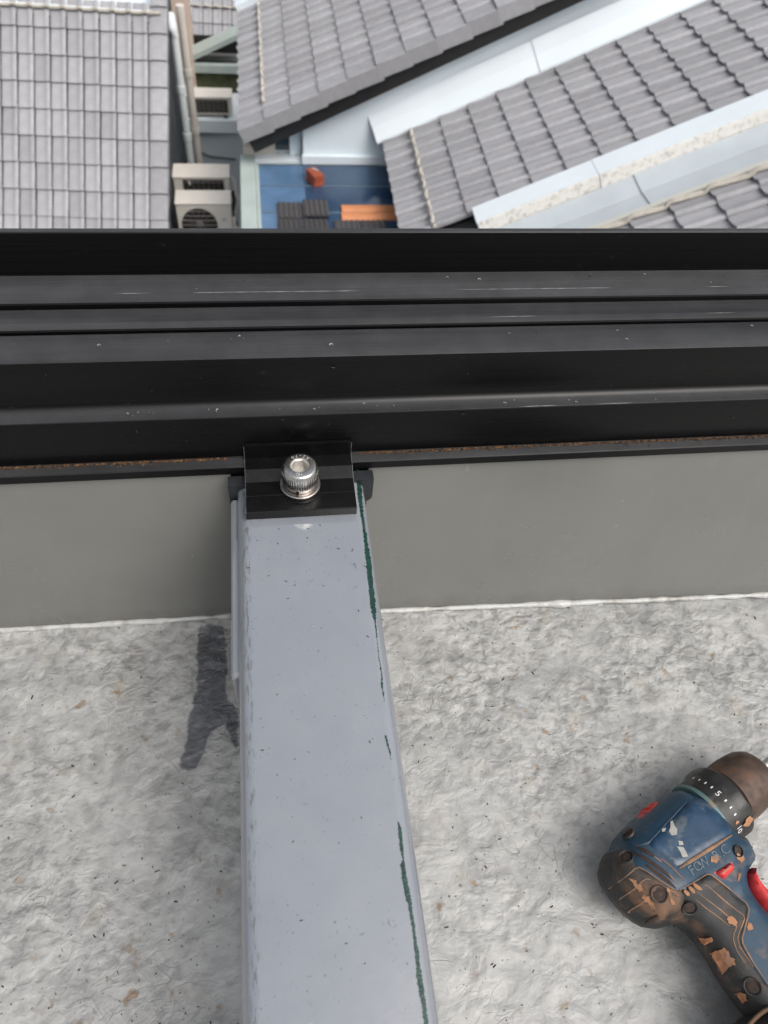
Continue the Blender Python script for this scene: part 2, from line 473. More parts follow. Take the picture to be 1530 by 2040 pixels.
mat_plastic('drill_red', (0.52, 0.035, 0.035), 0.42, (0.45, 0.16, 0.11), 0.70, scuff=(0.55, 0.12, 0.10))
mat_plastic('drill_collar', (0.016, 0.016, 0.016), 0.45, (0.10, 0.095, 0.085), 0.58, 0.1, scuff=(0.08, 0.075, 0.07))
mat_plastic('groove_clay', (0.20, 0.12, 0.075), 0.85, (0.32, 0.18, 0.11), 0.5)
mat_plastic('worn_teal', (0.10, 0.17, 0.17), 0.5, (0.25, 0.17, 0.12), 0.62)
mat_plastic('clay', (0.34, 0.17, 0.09), 0.85, (0.06, 0.045, 0.035), 0.53, 0.12)
simple('ink_white', (0.72, 0.72, 0.70), 0.6, var=0.1, scale=300)
simple('ink_worn', (0.10, 0.14, 0.17), 0.6, var=0.3, scale=500)
simple('chip_white', (0.34, 0.33, 0.31), 0.7, var=0.15, scale=200)
simple('hole_dark', (0.035, 0.02, 0.014), 0.8, var=0.5, scale=300)
def mat_chuck():
    mt = new_mat('worn_chuck', (0.06, 0.045, 0.04), 0.5, 0.55); t = NT(mt)
    t.color(t.ramp(t.noise(70, 6, 0.6), [(0.3, (0.050, 0.034, 0.027)), (0.55, (0.12, 0.082, 0.065)), (0.75, (0.20, 0.105, 0.065))]))
    t.rough(t.ramp(t.noise(90, 4), [(0.3, 0.42), (0.7, 0.62)]))
    M['chuck'] = mt
mat_chuck()

# ================================================================== SETTING
# ---- street level far below, out to the horizon
g = mesh('ground', [(-600, -600, -8.2), (600, -600, -8.2), (600, 600, -8.2), (-600, 600, -8.2)], [(0, 1, 2, 3)], M['ground'])
tag(g, kind='structure')

# ---- the deck we stand on: one sheet, finely wrinkled where it is seen
def deck_h(x, y):
    a = mnoise.noise(Vector((x * 22, y * 22, 0.3))) * 0.0016
    b = mnoise.noise(Vector((x * 60, y * 75, 4.1))) * 0.0009
    r = abs(mnoise.noise(Vector((x * 34 + 3 * a, y * 40, 9.7))))
    c = max(0.0, 0.10 - r) / 0.10 * 0.0013
    msk = 0.5 + 0.5 * mnoise.noise(Vector((x * 9, y * 9, 2.0)))
    k = mnoise.noise(Vector((x * 130, y * 150, 1.0))) * 0.0003
    up = 0.0022 * math.exp(-((0.335 - y) / 0.012) ** 2)
    return a + (b + k) * (0.4 + msk) + c * msk + up - 0.0006
def axis_pts(lo, f0, f1, hi, step):
    return np.concatenate([np.linspace(lo, f0, 8)[:-1], np.arange(f0, f1, step), np.linspace(f1, hi, 8)])
gx = axis_pts(-3.0, -0.34, 0.56, 3.0, 0.0022); gy = axis_pts(-3.0, -0.05, 0.352, 0.36, 0.0022)
dv = [(x, y, deck_h(x, y) if (-0.4 < x < 0.6 and y > -0.1) else 0.0) for y in gy for x in gx]
nx = len(gx)
df = [(j * nx + i, j * nx + i + 1, (j + 1) * nx + i + 1, (j + 1) * nx + i) for j in range(len(gy) - 1) for i in range(nx - 1)]
deck = mesh('roof_deck', dv, df, M['deck'], smooth=180, recalc=False)
tag(deck, kind='structure')
own = box('own_building', -3.0, 3.0, -3.0, 0.40, -8.2, -0.012, M['concrete_own'])
tag(own, 'concrete building carrying the deck under the drill and beam', 'building')

def interior_points(poly, step):
    xs = [p[0] for p in poly]; ys = [p[1] for p in poly]
    P = np.array(poly); Q = np.roll(P, -1, 0)
    gxx, gyy = np.meshgrid(np.arange(min(xs), max(xs), step), np.arange(min(ys), max(ys), step))
    pts = np.stack([gxx.ravel(), gyy.ravel()], 1) + rng.uniform(-0.12, 0.12, (gxx.size, 2)) * step
    ins = np.zeros(len(pts), bool)
    for a, b in zip(P, Q):
        c = ((a[1] > pts[:, 1]) != (b[1] > pts[:, 1]))
        xi = (b[0] - a[0]) * (pts[:, 1] - a[1]) / (b[1] - a[1] + 1e-15) + a[0]
        ins ^= c & (pts[:, 0] < xi)
    pts = pts[ins]
    return pts[dist_poly(pts, poly) > step * 0.45] if len(pts) else pts
def dist_poly(pts, poly):
    P = np.array(poly, float); Q = np.roll(P, -1, 0)
    d = np.full(len(pts), 1e9)
    for a, b in zip(P, Q):
        ab = b - a; t = np.clip(((pts - a) @ ab) / (ab @ ab + 1e-15), 0, 1)
        d = np.minimum(d, np.linalg.norm(pts - (a + t[:, None] * ab), axis=1))
    return d
def densify(poly, step):
    out = []
    for a, b in zip(poly, poly[1:] + poly[:1]):
        a = np.array(a, float); b = np.array(b, float); n = max(1, int(np.linalg.norm(b - a) / step))
        for k in range(n): out.append(tuple(a + (b - a) * k / n))
    return out
def smooth_poly(poly, it=2):
    P = [np.array(p, float) for p in poly]
    for _ in range(it):
        out = []
        for a, b in zip(P, P[1:] + P[:1]): out += [a * 0.75 + b * 0.25, a * 0.25 + b * 0.75]
        P = out
    return [tuple(p) for p in P]
def fill_poly(poly, step):
    """triangulated polygon: (points, faces, number of border points)"""
    bd = densify(poly, step); inn = interior_points(bd, step)
    v = [Vector(p) for p in bd] + [Vector(p) for p in inn]
    n = len(bd); e = [(i, (i + 1) % n) for i in range(n)]
    ov, oe, of, a, b, c = delaunay_2d_cdt(v, e, [], 1, 1e-7)
    return np.array([(p[0], p[1]) for p in ov]), of, n
def sheet(name, poly, hfun, lift, step, mat, parent):
    p, f, n = fill_poly(poly, step)
    return mesh(name, [(x, y, hfun(x, y) + lift) for x, y in p], f, mat, parent, 180)
def floor_px(pts, z=0.0): return [tuple(at_z(x, y, z)[:2]) for x, y in pts]

stain_px = [(394, 1246), (420, 1240), (448, 1246), (452, 1262), (455, 1300), (458, 1340), (452, 1368), (458, 1392), (474, 1406), (478, 1420), (478, 1500),
            (462, 1488), (456, 1478), (450, 1458), (444, 1446), (424, 1462), (414, 1480), (412, 1500), (404, 1516), (392, 1536), (372, 1541), (356, 1534), (353, 1524),
            (362, 1500), (366, 1478), (370, 1452), (370, 1434), (380, 1408), (380, 1388), (389, 1372), (388, 1350), (391, 1330), (387, 1310), (391, 1290), (390, 1262)]
st_poly = densify(floor_px(stain_px), 0.0010)
st_poly = [(x + (0.0016 * mnoise.noise(Vector((x * 300, y * 300, 0))) + 0.0010 * mnoise.noise(Vector((x * 900, y * 900, 0)))), y + (0.0016 * mnoise.noise(Vector((x * 300, y * 300, 7))) + 0.0010 * mnoise.noise(Vector((x * 900, y * 900, 7))))) for x, y in st_poly]
st = sheet('paint_stain', st_poly, deck_h, 0.0003, 0.0014, M['wet_stain'], deck)
soak = dist_poly(np.array([(v.co.x, v.co.y) for v in st.data.vertices]), st_poly) / 0.0040
at_ = st.data.attributes.new('soak', 'FLOAT', 'POINT'); at_.data.foreach_set('value', np.clip(soak, 0, 1).astype(np.float32))

# ================================================================== HOUSES BELOW
G = 0.345
def unit(v): v = np.array(v, float); return v / np.linalg.norm(v)
def roof_frame(P0, phi, th, kind):
    w = np.array([math.sin(phi), math.cos(phi), 0.0]); hp = np.array([math.cos(phi), -math.sin(phi), 0.0])
    if kind == 'side':   # climbs to +X ; courses run along w
        return Frame(P0, hp * math.cos(th) + np.array([0, 0, math.sin(th)]), w)
    u = w * math.cos(th) + np.array([0, 0, math.sin(th)])
    return Frame(P0, u, hp)                      # climbs to +Y
def tile_mesh(name, width, length, rise, roll, flip, mat, fill=0.93, shape=((0.0, 0.0), (0.05, 0.2), (0.30, 0.1), (0.55, 0.1), (0.64, 0.35), (0.70, 0.75), (0.77, 1.0), (0.86, 1.0), (0.93, 0.8), (0.985, 0.2))):
    """local: x upslope from the lower end, y across, z up; the lower end sits proud"""
    prof = [(a, roll * b) for a, b in shape]
    prof = [(a * fill, b) for a, b in prof]
    if flip: prof = [(1 - a, b) for a, b in reversed(prof)]
    v, f = [], []
    n = len(prof)
    L = length
    for x, z0 in ((0.0, rise), (L, 0.004)):
        for a, h in prof: v.append((x, a * width, z0 + h))
    for a, h in prof: v.append((0.004, a * width, rise + h * 0.75 - 0.022))
    for k in range(n - 1):
        f.append((k, k + 1, n + k + 1, n + k)); f.append((k, 2 * n + k, 2 * n + k + 1, k + 1))
    f.append((0, n, 2 * n)); f.append((n - 1, 3 * n - 1, 2 * n - 1))
    me = bpy.data.meshes.new(name); me.from_pydata(v, [], f)
    bm = bmesh.new(); bm.from_mesh(me); bmesh.ops.recalc_face_normals(bm, faces=bm.faces)
    if sum(fc.normal.z for fc in bm.faces) < 0: bmesh.ops.reverse_faces(bm, faces=bm.faces)
    bm.to_mesh(me); bm.free()
    me.materials.append(mat); shade(me, 38)
    return me
def place(me, name, fr, a, b, h, parent, jit=0.0):
    o = bpy.data.objects.new(name, me); COL.objects.link(o); o.parent = parent
    p = fr.p(a, b, h) - np.array(base_of(parent))
    ax = Vector(fr.a); ay = Vector(fr.b); az = Vector(fr.n)
    if ax.cross(ay).dot(az) < 0: ay = -ay
    R = Matrix((ax, ay, az)).transposed()
    if jit:
        R = R @ Matrix.Rotation(random.gauss(0, jit), 3, 'Z') @ Matrix.Rotation(random.gauss(0, jit), 3, 'X') @ Matrix.Rotation(random.gauss(0, jit * 0.6), 3, 'Y')
    o.matrix_local = Matrix.Translation(Vector(p)) @ R.to_4x4()
    return o
def verge_mesh(name, length, top, drop, rise, mat, mirror=False):
    """angled end tile: flat top strip and a side turned down; local y runs away from the open side"""
    v = []
    for x, z in ((0.0, rise + 0.018), (length, 0.012)):
        v += [(x, 0.0, z - drop), (x, 0.0, z - 0.008), (x, 0.012, z), (x, top * 0.55, z + 0.006), (x, top, z - 0.004), (x, top, z - 0.03), (x, 0.022, z - 0.03), (x, 0.022, z - drop)]
    if mirror: v = [(x, -y, z) for x, y, z in v]
    f = [(k, (k + 1) % 8, 8 + (k + 1) % 8, 8 + k) for k in range(8)] + [tuple(range(7, -1, -1)), tuple(range(8, 16))]
    me = bpy.data.meshes.new(name); me.from_pydata(v, [], f)
    bm = bmesh.new(); bm.from_mesh(me); bmesh.ops.recalc_face_normals(bm, faces=bm.faces); bm.to_mesh(me); bm.free()
    me.materials.append(mat); shade(me, 25)
    return me

# ---------- house with the slope facing us (left)
BA = 0.2072
FA = roof_frame((-3.244, 11.329, -3.537), math.radians(3.91), math.radians(40), 'front')
hA = thing('terrace_house', 'grey tiled roof slope facing us at the left, white flashing above', 'house', (-2.5, 10.3, -8.2))
i0, i1 = -8, 10.1
roofA = fbox('roof', FA, -7.55 * G, 0.75 * G, i0 * BA, 9.95 * BA, -0.09, -0.035, M['dark_board'], hA)
# the frame's second axis runs left on this slope, so tiles are laid from their right edge
tA = tile_mesh('tile', BA, G + 0.05, 0.034, 0.016, True, M['tile_grey'])
for r in range(0, 9):
    low = -r * G if r < 8 else -7.55 * G
    for c in range(i0, 9):
        place(tA, 'tile', FA, low, (c + 1) * BA + random.gauss(0, 0.0015), 0.0, roofA, 0.004)
vA = verge_mesh('verge_tile', G + 0.03, 0.205, 0.13, 0.03, M['tile_grey'])
for r in range(-1, 9):
    low = -r * G if r < 8 else -7.55 * G
    place(vA, 'verge_tile', FA, low, 10.13 * BA, 0.012, roofA)
# cut strip tiles next to the verge
tAc = tile_mesh('cut_tile', BA * 0.42, G + 0.05, 0.034, 0.004, True, M['tile_grey'])
for r in range(0, 9):
    place(tAc, 'tile', FA, -r * G if r < 8 else -7.55 * G, 9.42 * BA, -0.002, roofA, 0.003)
# white parapet flashing above the slope, with a wavy bed of mortar
q0 = FA.p(0.70 * G, i0 * BA, 0.02); q1 = FA.p(0.70 * G, 9.25 * BA, 0.02)
dy = FA.a * 0 + np.array([math.sin(math.radians(3.91)), math.cos(math.radians(3.91)), 0]) * 1.6
cc = [q0 + (0, 0, -.25), q1 + (0, 0, -.25), q1 + dy + (0, 0, -.25), q0 + dy + (0, 0, -.25), q0 + (0, 0, .035), q1 + (0, 0, .035), q1 + dy + (0, 0, 0.10), q0 + dy + (0, 0, 0.10)]
mesh('parapet_flashing', *hexa(cc), M['flashing_white'], hA)
pts = []
for k in range(int((9.9 - i0) * 12)):
    ii = i0 + k / 12
    fr_ = (ii % 1.0)
    hgt = 0.052 + 0.018 * math.exp(-((fr_ - 0.80) / 0.16) ** 2) if ii < 9.05 else 0.066
    pts.append(FA.p(0.71 * G + 0.012 * math.exp(-((fr_ - 0.8) / 0.16) ** 2), ii * BA, hgt))
tube('mortar_bed', pts, 0.021, M['mortar'], hA, 6)
# eave gutter
fbox('gutter', FA, -7.55 * G - 0.16, -7.55 * G - 0.02, i0 * BA, 10.0 * BA, -0.09, -0.02, M['flashing_white'], hA)
# walls under the roof
e0 = FA.p(-7.3 * G, i0 * BA); e1 = FA.p(-7.3 * G, 9.75 * BA); t0 = FA.p(0.7 * G, i0 * BA); t1 = FA.p(0.7 * G, 9.75 * BA)
zb = -8.19
cc = [(e0[0], e0[1], zb), (e1[0], e1[1], zb), (t1[0], t1[1] + 1.6, zb), (t0[0], t0[1] + 1.6, zb), (e0[0], e0[1], e0[2] - .12), (e1[0], e1[1], e1[2] - .12), (t1[0], t1[1] + 1.6, t1[2] - .15), (t0[0], t0[1] + 1.6, t0[2] - .15)]
wa = mesh('wall', *hexa(cc), M['wall_slate'], hA)

# ---------- house with the higher slope climbing to the right (centre)
BB = 0.2423
FB = roof_frame((0.067, 8.763, -3.478), math.radians(0.3), math.radians(25.5), 'side')
hB = thing('terrace_house', 'tiled roof with angled verge tiles and black bargeboard, centre top', 'house', (2.0, 10.5, -8.2))
NB = 14
roofB = fbox('roof', FB, -0.28, 12.6 * G, 0.04, 3.95, -0.075, -0.03, M['dark_board'], hB)
WAVE = ((0.0, 0.05), (0.20, 0.0), (0.40, 0.08), (0.55, 0.28), (0.68, 0.65), (0.78, 0.92), (0.86, 1.0), (0.93, 0.88), (0.98, 0.5), (1.0, 0.05))
tB = tile_mesh('tile', BB, G + 0.05, 0.036, 0.042, True, M['tile_grey'], 0.965, WAVE)
for i in range(-1, 12):
    low = i * G if i >= 0 else -0.33
    for j in range(1, NB + 2):
        lift = 0.0
        if random.random() < 0.09: lift = random.uniform(0.004, 0.014)      # slipped tiles stand proud
        place(tB, 'tile', FB, low, j * BB - 0.05, lift, roofB, 0.007)
vB = verge_mesh('verge_tile', G + 0.03, 0.30, 0.165, 0.016, M['tile_grey'])
for i in range(-1, 12):
    place(vB, 'verge_tile', FB, i * G if i >= 0 else -0.34, -0.03, 0.018 + random.uniform(-.003, .003), roofB, 0.004)
fbox('bargeboard', FB, -0.30, 12.6 * G, 0.03, 0.10, -0.29, -0.04, M['dark_board'], hB)
pts = [FB.p(0.005 + 0.008 * math.sin(k * 1.9), 0.33 + k * 0.05, 0.058 + 0.012 * math.sin(k * 1.3)) for k in range(int(3.15 / 0.05))]
tube('mortar_bed', pts, 0.022, M['mortar'], hB, 6)
# white coping at the far end of the slope
fbox('coping', FB, -0.34, 12.6 * G, 3.52, 3.86, 0.02, 0.10, M['flashing_white'], hB)
fbox('coping_cap', FB, -0.36, 12.6 * G, 3.72, 4.0, 0.104, 0.15, M['flashing_white'], hB)
# gable wall under the verge, and the wall return to the left of it
def zB(X, h=-0.2):
    a = (X - FB.P[0]) / FB.a[0]; return FB.P[2] + FB.a[2] * a + h
Yw = 8.95
def wall_poly(name, pts, y0, y1, mat, parent):
    n = len(pts)
    v = [(x, y0, z) for x, z in pts] + [(x, y1, z) for x, z in pts]
    f = [(i, (i + 1) % n, n + (i + 1) % n, n + i) for i in range(n)] + [tuple(range(n)), tuple(range(2 * n - 1, n - 1, -1))]
    return mesh(name, v, f, mat, parent)
wall_poly('gable_wall', [(0.50, zb), (5.6, zb), (5.6, zB(5.6)), (0.50, zB(0.50))], Yw, Yw + 0.2, M['wall_white'], hB)
box('wall_foot', 0.48, 1.75, Yw - 0.045, Yw - 0.003, -4.06, -3.955, M['flashing_white'], hB, 0.006)
wall_poly('side_wall', [(-0.19, zb), (0.497, zb), (0.497, zB(0.497, -0.24)), (-0.19, zB(-0.19, -0.24))], Yw + 0.22, Yw + 3.0, M['wall_white'], hB)
w_ = box('window', 0.17, 0.34, Yw + 0.19, Yw + 0.216, -4.0, -3.62, M['glass_dark'], hB)
box('window_post', 0.345, 0.47, Yw + 0.14, Yw + 0.215, -4.04, -3.5, M['wall_white'], hB)
box('cream_panel', -0.185, 0.165, Yw + 0.16, Yw + 0.215, -4.05, -3.6, M['wall_cream'], hB)
box('sill', -0.20, 0.478, Yw - 0.01, Yw + 0.205, -4.075, -4.04, M['flashing_white'], hB)

# ---------- lower house whose slope climbs to the right (right-hand side)
BC = 0.2258
FC = roof_frame((3.031, 8.718, -2.996), math.radians(1.79), math.radians(25.53), 'side')
hC = thing('terrace_house', 'lower grey tiled roof at the right between two white flashings', 'house', (3.4, 7.5, -8.2))
roofC = fbox('roof', FC, -5.0 * G, 10.5 * G, -10.3 * BC, 0.03, -0.08, -0.035, M['dark_board'], hC)
tC = tile_mesh('tile', BC, G + 0.05, 0.036, 0.040, True, M['tile_grey'], 0.965, WAVE)
for i in range(-5, 10):
    low = i * G if i > -5 else -5.07 * G
    for j in range(-9, 1):
        place(tC, 'tile', FC, low, j * BC - BC * 0.08, 0.0, roofC, 0.005)
pts = [FC.p(-4 * G - 0.008 + 0.008 * math.sin(k * 1.7), -0.02 - k * 0.045, 0.060 + 0.014 * math.sin(k * 1.25)) for k in range(46)]
tube('mortar_bed', pts, 0.021, M['mortar'], hC, 6)
# apron flashing against the neighbour's gable
def ribbon(name, fr, a0, a1, prof, mat, parent, thick=0.006):
    """folded sheet: profile of (b, h) swept along the first axis"""
    n = len(prof); v = []
    for a in (a0, a1):
        v += [fr.p(a, b, h) for b, h in prof]
        v += [fr.p(a, b, h - thick) for b, h in prof]
    f = []
    for k in range(n - 1):
        f += [(k, k + 1, 2 * n + k + 1, 2 * n + k), (n + k, 3 * n + k, 3 * n + k + 1, n + k + 1),
              (k, n + k, n + k + 1, k + 1), (2 * n + k, 2 * n + k + 1, 3 * n + k + 1, 3 * n + k)]
    f += [(0, 2 * n, 3 * n, n), (n - 1, 2 * n - 1, 4 * n - 1, 3 * n - 1)]
    return mesh(name, v, f, mat, parent)
AP = [(0.0, 0.055), (0.004, 0.075), (0.11, 0.20), (0.19, 0.34)]
ribbon('apron_flashing', FC, -5.25 * G, 0.55 * G, AP, M['flashing_white'], hC)
ribbon('apron_flashing', FC, 0.52 * G, 10.5 * G, [(b - 0.006, h + 0.008) for b, h in AP], M['flashing_white'], hC)
# parapet coping along the near side: white top, algae-stained face
cp = fbox('coping', FC, -2.83 * G, 0.62 * G, -2.345, -2.085, 0.0, 0.12, M['flashing_white'], hC)
fbox('coping', FC, 0.625 * G, 3.6 * G, -2.35, -2.085, 0.0, 0.123, M['flashing_white'], hC)
fbox('coping', FC, 3.605 * G, 10.5 * G, -2.345, -2.085, 0.0, 0.12, M['flashing_white'], hC)
fbox('coping_face', FC, -2.80 * G, 0.615 * G, -2.372, -2.348, -0.02, 0.112, M['dirty_white'], hC)
fbox('coping_face', FC, 0.63 * G, 3.595 * G, -2.378, -2.353, -0.02, 0.116, M['dirty_white'], hC)
fbox('coping_face', FC, 3.61 * G, 10.5 * G, -2.372, -2.348, -0.02, 0.112, M['dirty_white'], hC)
# valley gutter of folded sheet
VG = [(-2.38, -0.01), (-2.62, -0.055), (-2.655, -0.045), (-2.93, -0.005)]
ribbon('valley_gutter', FC, -3.9 * G, 1.55 * G, VG, M['valley_metal'], hC)
ribbon('valley_gutter', FC, 1.5 * G, 10.5 * G, [(b, h + 0.012) for b, h in VG], M['valley_metal'], hC)
ribbon('gutter_lip', FC, -3.9 * G, 10.5 * G, [(-2.90, 0.014), (-2.965, 0.024), (-2.97, 0.005)], M['tan_metal'], hC)
fbox('valley_board', FC, -3.9 * G, 10.5 * G, -3.0, -2.40, -0.16, -0.09, M['dark_board'], hC)
# next strip of tiles on the near side of the valley
roofC2 = fbox('roof', FC, -3.9 * G, 10.5 * G, -18.4 * BC, -3.0, -0.10, -0.05, M['dark_board'], hC)
for i in range(-3, 10):
    for j in range(-18, -13):
        place(tC, 'tile', FC, i * G - 0.06, j * BC - 0.07, -0.012, roofC2, 0.005)
pts = []
for k in range(110):
    a = -3.5 * G + k * 0.042
    s_ = ((a + 0.06) / G) % 1.0
    pts.append(FC.p(a, -3.035, 0.022 + 0.040 * max(0.0, 1 - s_ * 1.15)))
tube('mortar_bed', pts, 0.024, M['mortar'], hC, 6)
# walls
def zC(X, h=-0.12):
    a = (X - FC.P[0]) / FC.a[0]; return FC.P[2] + FC.a[2] * a + h
wall_poly('wall', [(1.62, zb), (6.2, zb), (6.2, zC(6.2, -.2)), (1.62, zC(1.62, -.2))], 4.62, Yw - 0.02, M['wall_white'], hC)

# ---------- far house seen through the gap
FD = Frame(at_z(386, 46, -5.95), FA.a, FA.b)
s_d = np.linalg.norm(FD.P - CAM) / np.linalg.norm(at_z(160, 230, -4.3) - CAM)
BD = 0.205; 
hD = thing('far_house', 'small distant grey tiled roof seen through the gap between houses', 'house', (FD.P[0] + 0.5, FD.P[1], -8.2))
roofD = fbox('roof', FD, -1.1, 1.5, -0.35, 1.6, -0.09, -0.04, M['dark_board'], hD)
tD = tile_mesh('tile', BD, G + 0.04, 0.034, 0.016, True, M['tile_grey'])
for r in range(-3, 3):
    for c_ in range(0, 7):
        place(tD, 'tile', FD, -r * G, (c_ + 1) * BD, 0.0, roofD, 0.004)
vD = verge_mesh('verge_tile', G + 0.03, 0.19, 0.13, 0.03, M['tile_grey'], True)
for r in range(-3, 3): place(vD, 'verge_tile', FD, -r * G, -0.19, 0.012, roofD, 0.004)
pts = [FD.p(0.36 * G * 1.0 + 0.22, k * 0.03, 0.06 + 0.016 * math.sin(k * 0.9)) for k in range(45)]
tube('mortar_bed', pts, 0.02, M['mortar'], hD, 6)
lowD = FD.p(-1.05, 0.6)
box('wall', FD.P[0] - 0.35, FD.P[0] + 1.6, lowD[1] + 0.15, lowD[1] + 3.0, zb, lowD[2] - 0.1, M['wall_white'], hD)
pk = at_y(338, 30, 13.6); pk2 = at_y(372, 30, 13.6)
pw = box('garden_wall', pk[0], pk2[0], 13.6, 14.6, zb, pk[2] + 1.6, M['wall_peach'])
tag(pw, 'peach painted wall at the top of the gap between houses', 'wall')
bp = at_y(349, 30, 13.5); bp2 = at_y(360, 30, 13.5)

# ---------- back-lane structure in the gap: beams, mossy wall, ledges
def gap_rect(name, x0, x1, y0, y1, Y, depth, mat, label, cat):
    a = at_y(x0, y0, Y); b = at_y(x1, y1, Y)
    o = box(name, a[0], b[0], Y, Y + depth, b[2], a[2], mat); return tag(o, label, cat)
gap_rect('back_wall', 330, 500, 147, 240, 14.0, 0.2, M['moss_wall'], 'dark mossy wall behind the farthest air conditioner', 'wall')
gap_rect('cross_beam', 362, 500, 129, 148, 13.9, 0.12, M['mint_paint'], 'pale mint beam across the gap above the mossy wall', 'beam')
gap_rect('cross_beam', 362, 500, 109, 124, 14.25, 0.12, M['grey_steel'], 'dark grey beam across the gap above the mint beam', 'beam')
gap_rect('shade_board', 362, 500, 70, 147, 14.45, 0.05, M['dark_board'], 'dark board behind the grey beam in the gap', 'board')  # dark sheet filling the black space under and between the beams
pA = at_y(360, 116, 14.15); pB = at_y(490, 55, 14.15)
dz = 0.09
o = mesh('sloping_flashing', *hexa([(pA[0], 13.95, pA[2] - .05), (pB[0], 13.95, pB[2] - .05), (pB[0], 14.2, pB[2]), (pA[0], 14.2, pA[2]), (pA[0], 13.95, pA[2] + .03), (pB[0], 13.95, pB[2] + .03), (pB[0], 14.2, pB[2] + dz), (pA[0], 14.2, pA[2] + dz)]), M['mint_paint'])
tag(o, 'pale grey green flashing sloping up across the gap', 'flashing')
lt = at_y(330, 233, 13.0); lb = at_y(490, 268, 12.55)
lz = at_y(415, 237, 13.0)[2]; lz2 = at_y(415, 266, 12.97)[2]
ledge = box('ledge', lt[0] - 0.1, -0.30, 12.97, 14.0, lz2, lz, M['flashing_white'], None, 0.02)
tag(ledge, 'white concrete ledge carrying the farthest air conditioner', 'ledge')
lw = box('lane_wall', lt[0] - 0.15, -0.30, 13.06, 13.9, zb, lz2 - 0.002, M['wall_blue_grey']); tag(lw, 'pale blue grey wall below the white ledge', 'wall')

# pipes
def pipe(name, px0, px1, Y, r, mat, label, elbow=False):
    a = at_y(px0[0], px0[1], Y); z1 = at_y(px1[0], px1[1], Y)[2]
    t = thing(name, label, 'pipe', (a[0], Y, z1))
    tube('pipe_shaft', [(a[0], Y, z1), (a[0], Y, a[2])], r, mat, t, 14)
    for q in (0.25, 0.62):
        z = z1 + (a[2] - z1) * q
        lathe('collar', (a[0], Y, z), (0, 0, 1), [(-0.05, r * 1.02), (-0.05, r * 1.2), (0.05, r * 1.2), (0.05, r * 1.02)], mat, t, 14)
    if elbow:
        tube('elbow', [(a[0], Y, a[2] - 0.02), (a[0] - 0.005, Y + 0.01, a[2] + 0.08), (a[0] - 0.02, Y + 0.06, a[2] + 0.15), (a[0] - 0.03, Y + 0.16, a[2] + 0.18)], r * 1.15, mat, t, 14)
    return t
pipe('downpipe', (347, 70), (372, 330), 11.9, 0.055, M['pipe_white'], 'white round downpipe with elbow beside the left roof', True)
pipe('downpipe', (358, 10), (385, 330), 12.3, 0.060, M['wall_cream'], 'beige downpipe just right of the white one')

# ---------- air conditioners
def aircon(name, label, x0, x1, yf, ztop, height=0.56, depth=0.30, face='fan'):
    t = thing(name, label, 'air conditioner', ((x0 + x1) / 2, yf + depth / 2, ztop - height), 'outdoor units in the gap')
    zb_ = ztop - height
    cz = box('casing', x0, x1, yf, yf + depth, zb_, ztop - 0.035, M['ac_casing'], t, 0.012)
    box('top_cover', x0 - 0.01, x1 + 0.01, yf - 0.012, yf + depth + 0.01, ztop - 0.03, ztop, M['ac_casing'], t, 0.010)
    w = x1 - x0
    if face == 'fan':
        cxx, czz, rr = x0 + w * 0.40, zb_ + height * 0.47, min(height, w) * 0.40
        lathe('fan_opening', (cxx, yf - 0.003, czz), (0, -1, 0), [(0, rr), (0.012, rr), (0.012, rr * 0.96), (0.004, rr * 0.96)], M['ac_dark'], t, 40)
        for k in range(7):
            dz_ = rr * (-0.85 + 1.7 * k / 6); hw = math.sqrt(max(0, rr * rr - dz_ * dz_))
            tube('grille_bar', [(cxx - hw, yf - 0.02, czz + dz_), (cxx + hw, yf - 0.02, czz + dz_)], 0.006, M['ac_grille'], t, 5)
        for k in range(8):
            a = k * math.pi / 8
            tube('grille_bar', [(cxx - rr * math.cos(a), yf - 0.016, czz - rr * math.sin(a)), (cxx + rr * math.cos(a), yf - 0.016, czz + rr * math.sin(a))], 0.003, M['ac_grille'], t, 4)
        lathe('hub', (cxx, yf - 0.018, czz + 0.02), (0, -1, 0), [(0, rr * 0.2), (0.01, rr * 0.17)], M['ac_grille'], t, 18)
        box('name_badge', x1 - w * 0.18, x1 - w * 0.10, yf - 0.004, yf - 0.001, zb_ + height * 0.55, zb_ + height * 0.63, M['valley_metal'], t)
        box('valve_cover', x1 + 0.002, x1 + 0.05, yf + 0.06, yf + 0.2, zb_ + 0.12, zb_ + 0.30, M['ac_casing'], t, 0.01)
        tube('valve', [(x1 + 0.05, yf + 0.09, zb_ + 0.2), (x1 + 0.09, yf + 0.07, zb_ + 0.17)], 0.018, M['ac_casing'], t, 8)
    else:
        xa, xb = x0 + w * 0.17, x1 - w * 0.10
        if face == 'open': xa, xb = x0 + w * 0.08, x1 - w * 0.09
        box('coil', xa, xb, yf - 0.006, yf - 0.001, zb_ + 0.04, ztop - 0.05, M['ac_dark'], t)
        nb = 9
        for k in range(nb):
            x = xa + (xb - xa) * k / (nb - 1)
            tube('guard_wire', [(x, yf - 0.014, zb_ + 0.03), (x, yf - 0.014, ztop - 0.05)], 0.0035, M['ac_grille'], t, 4)
        for k in range(4):
            z = zb_ + 0.06 + (height - 0.14) * k / 3
            tube('guard_wire', [(xa, yf - 0.018, z), (xb, yf - 0.018, z)], 0.0035, M['ac_grille'], t, 4)
        if face == 'rear':
            tube('sensor_clip', [(xa + 0.09, yf - 0.03, ztop - 0.06), (xa + 0.10, yf - 0.03, ztop - 0.11)], 0.014, M['ac_casing'], t, 8)
    for q in (x0 + w * 0.15, x1 - w * 0.15):
        box('foot', q - 0.03, q + 0.03, yf - 0.02, yf + depth + 0.02, zb_ - 0.04, zb_ - 0.002, M['ac_dark'], t)
    return t
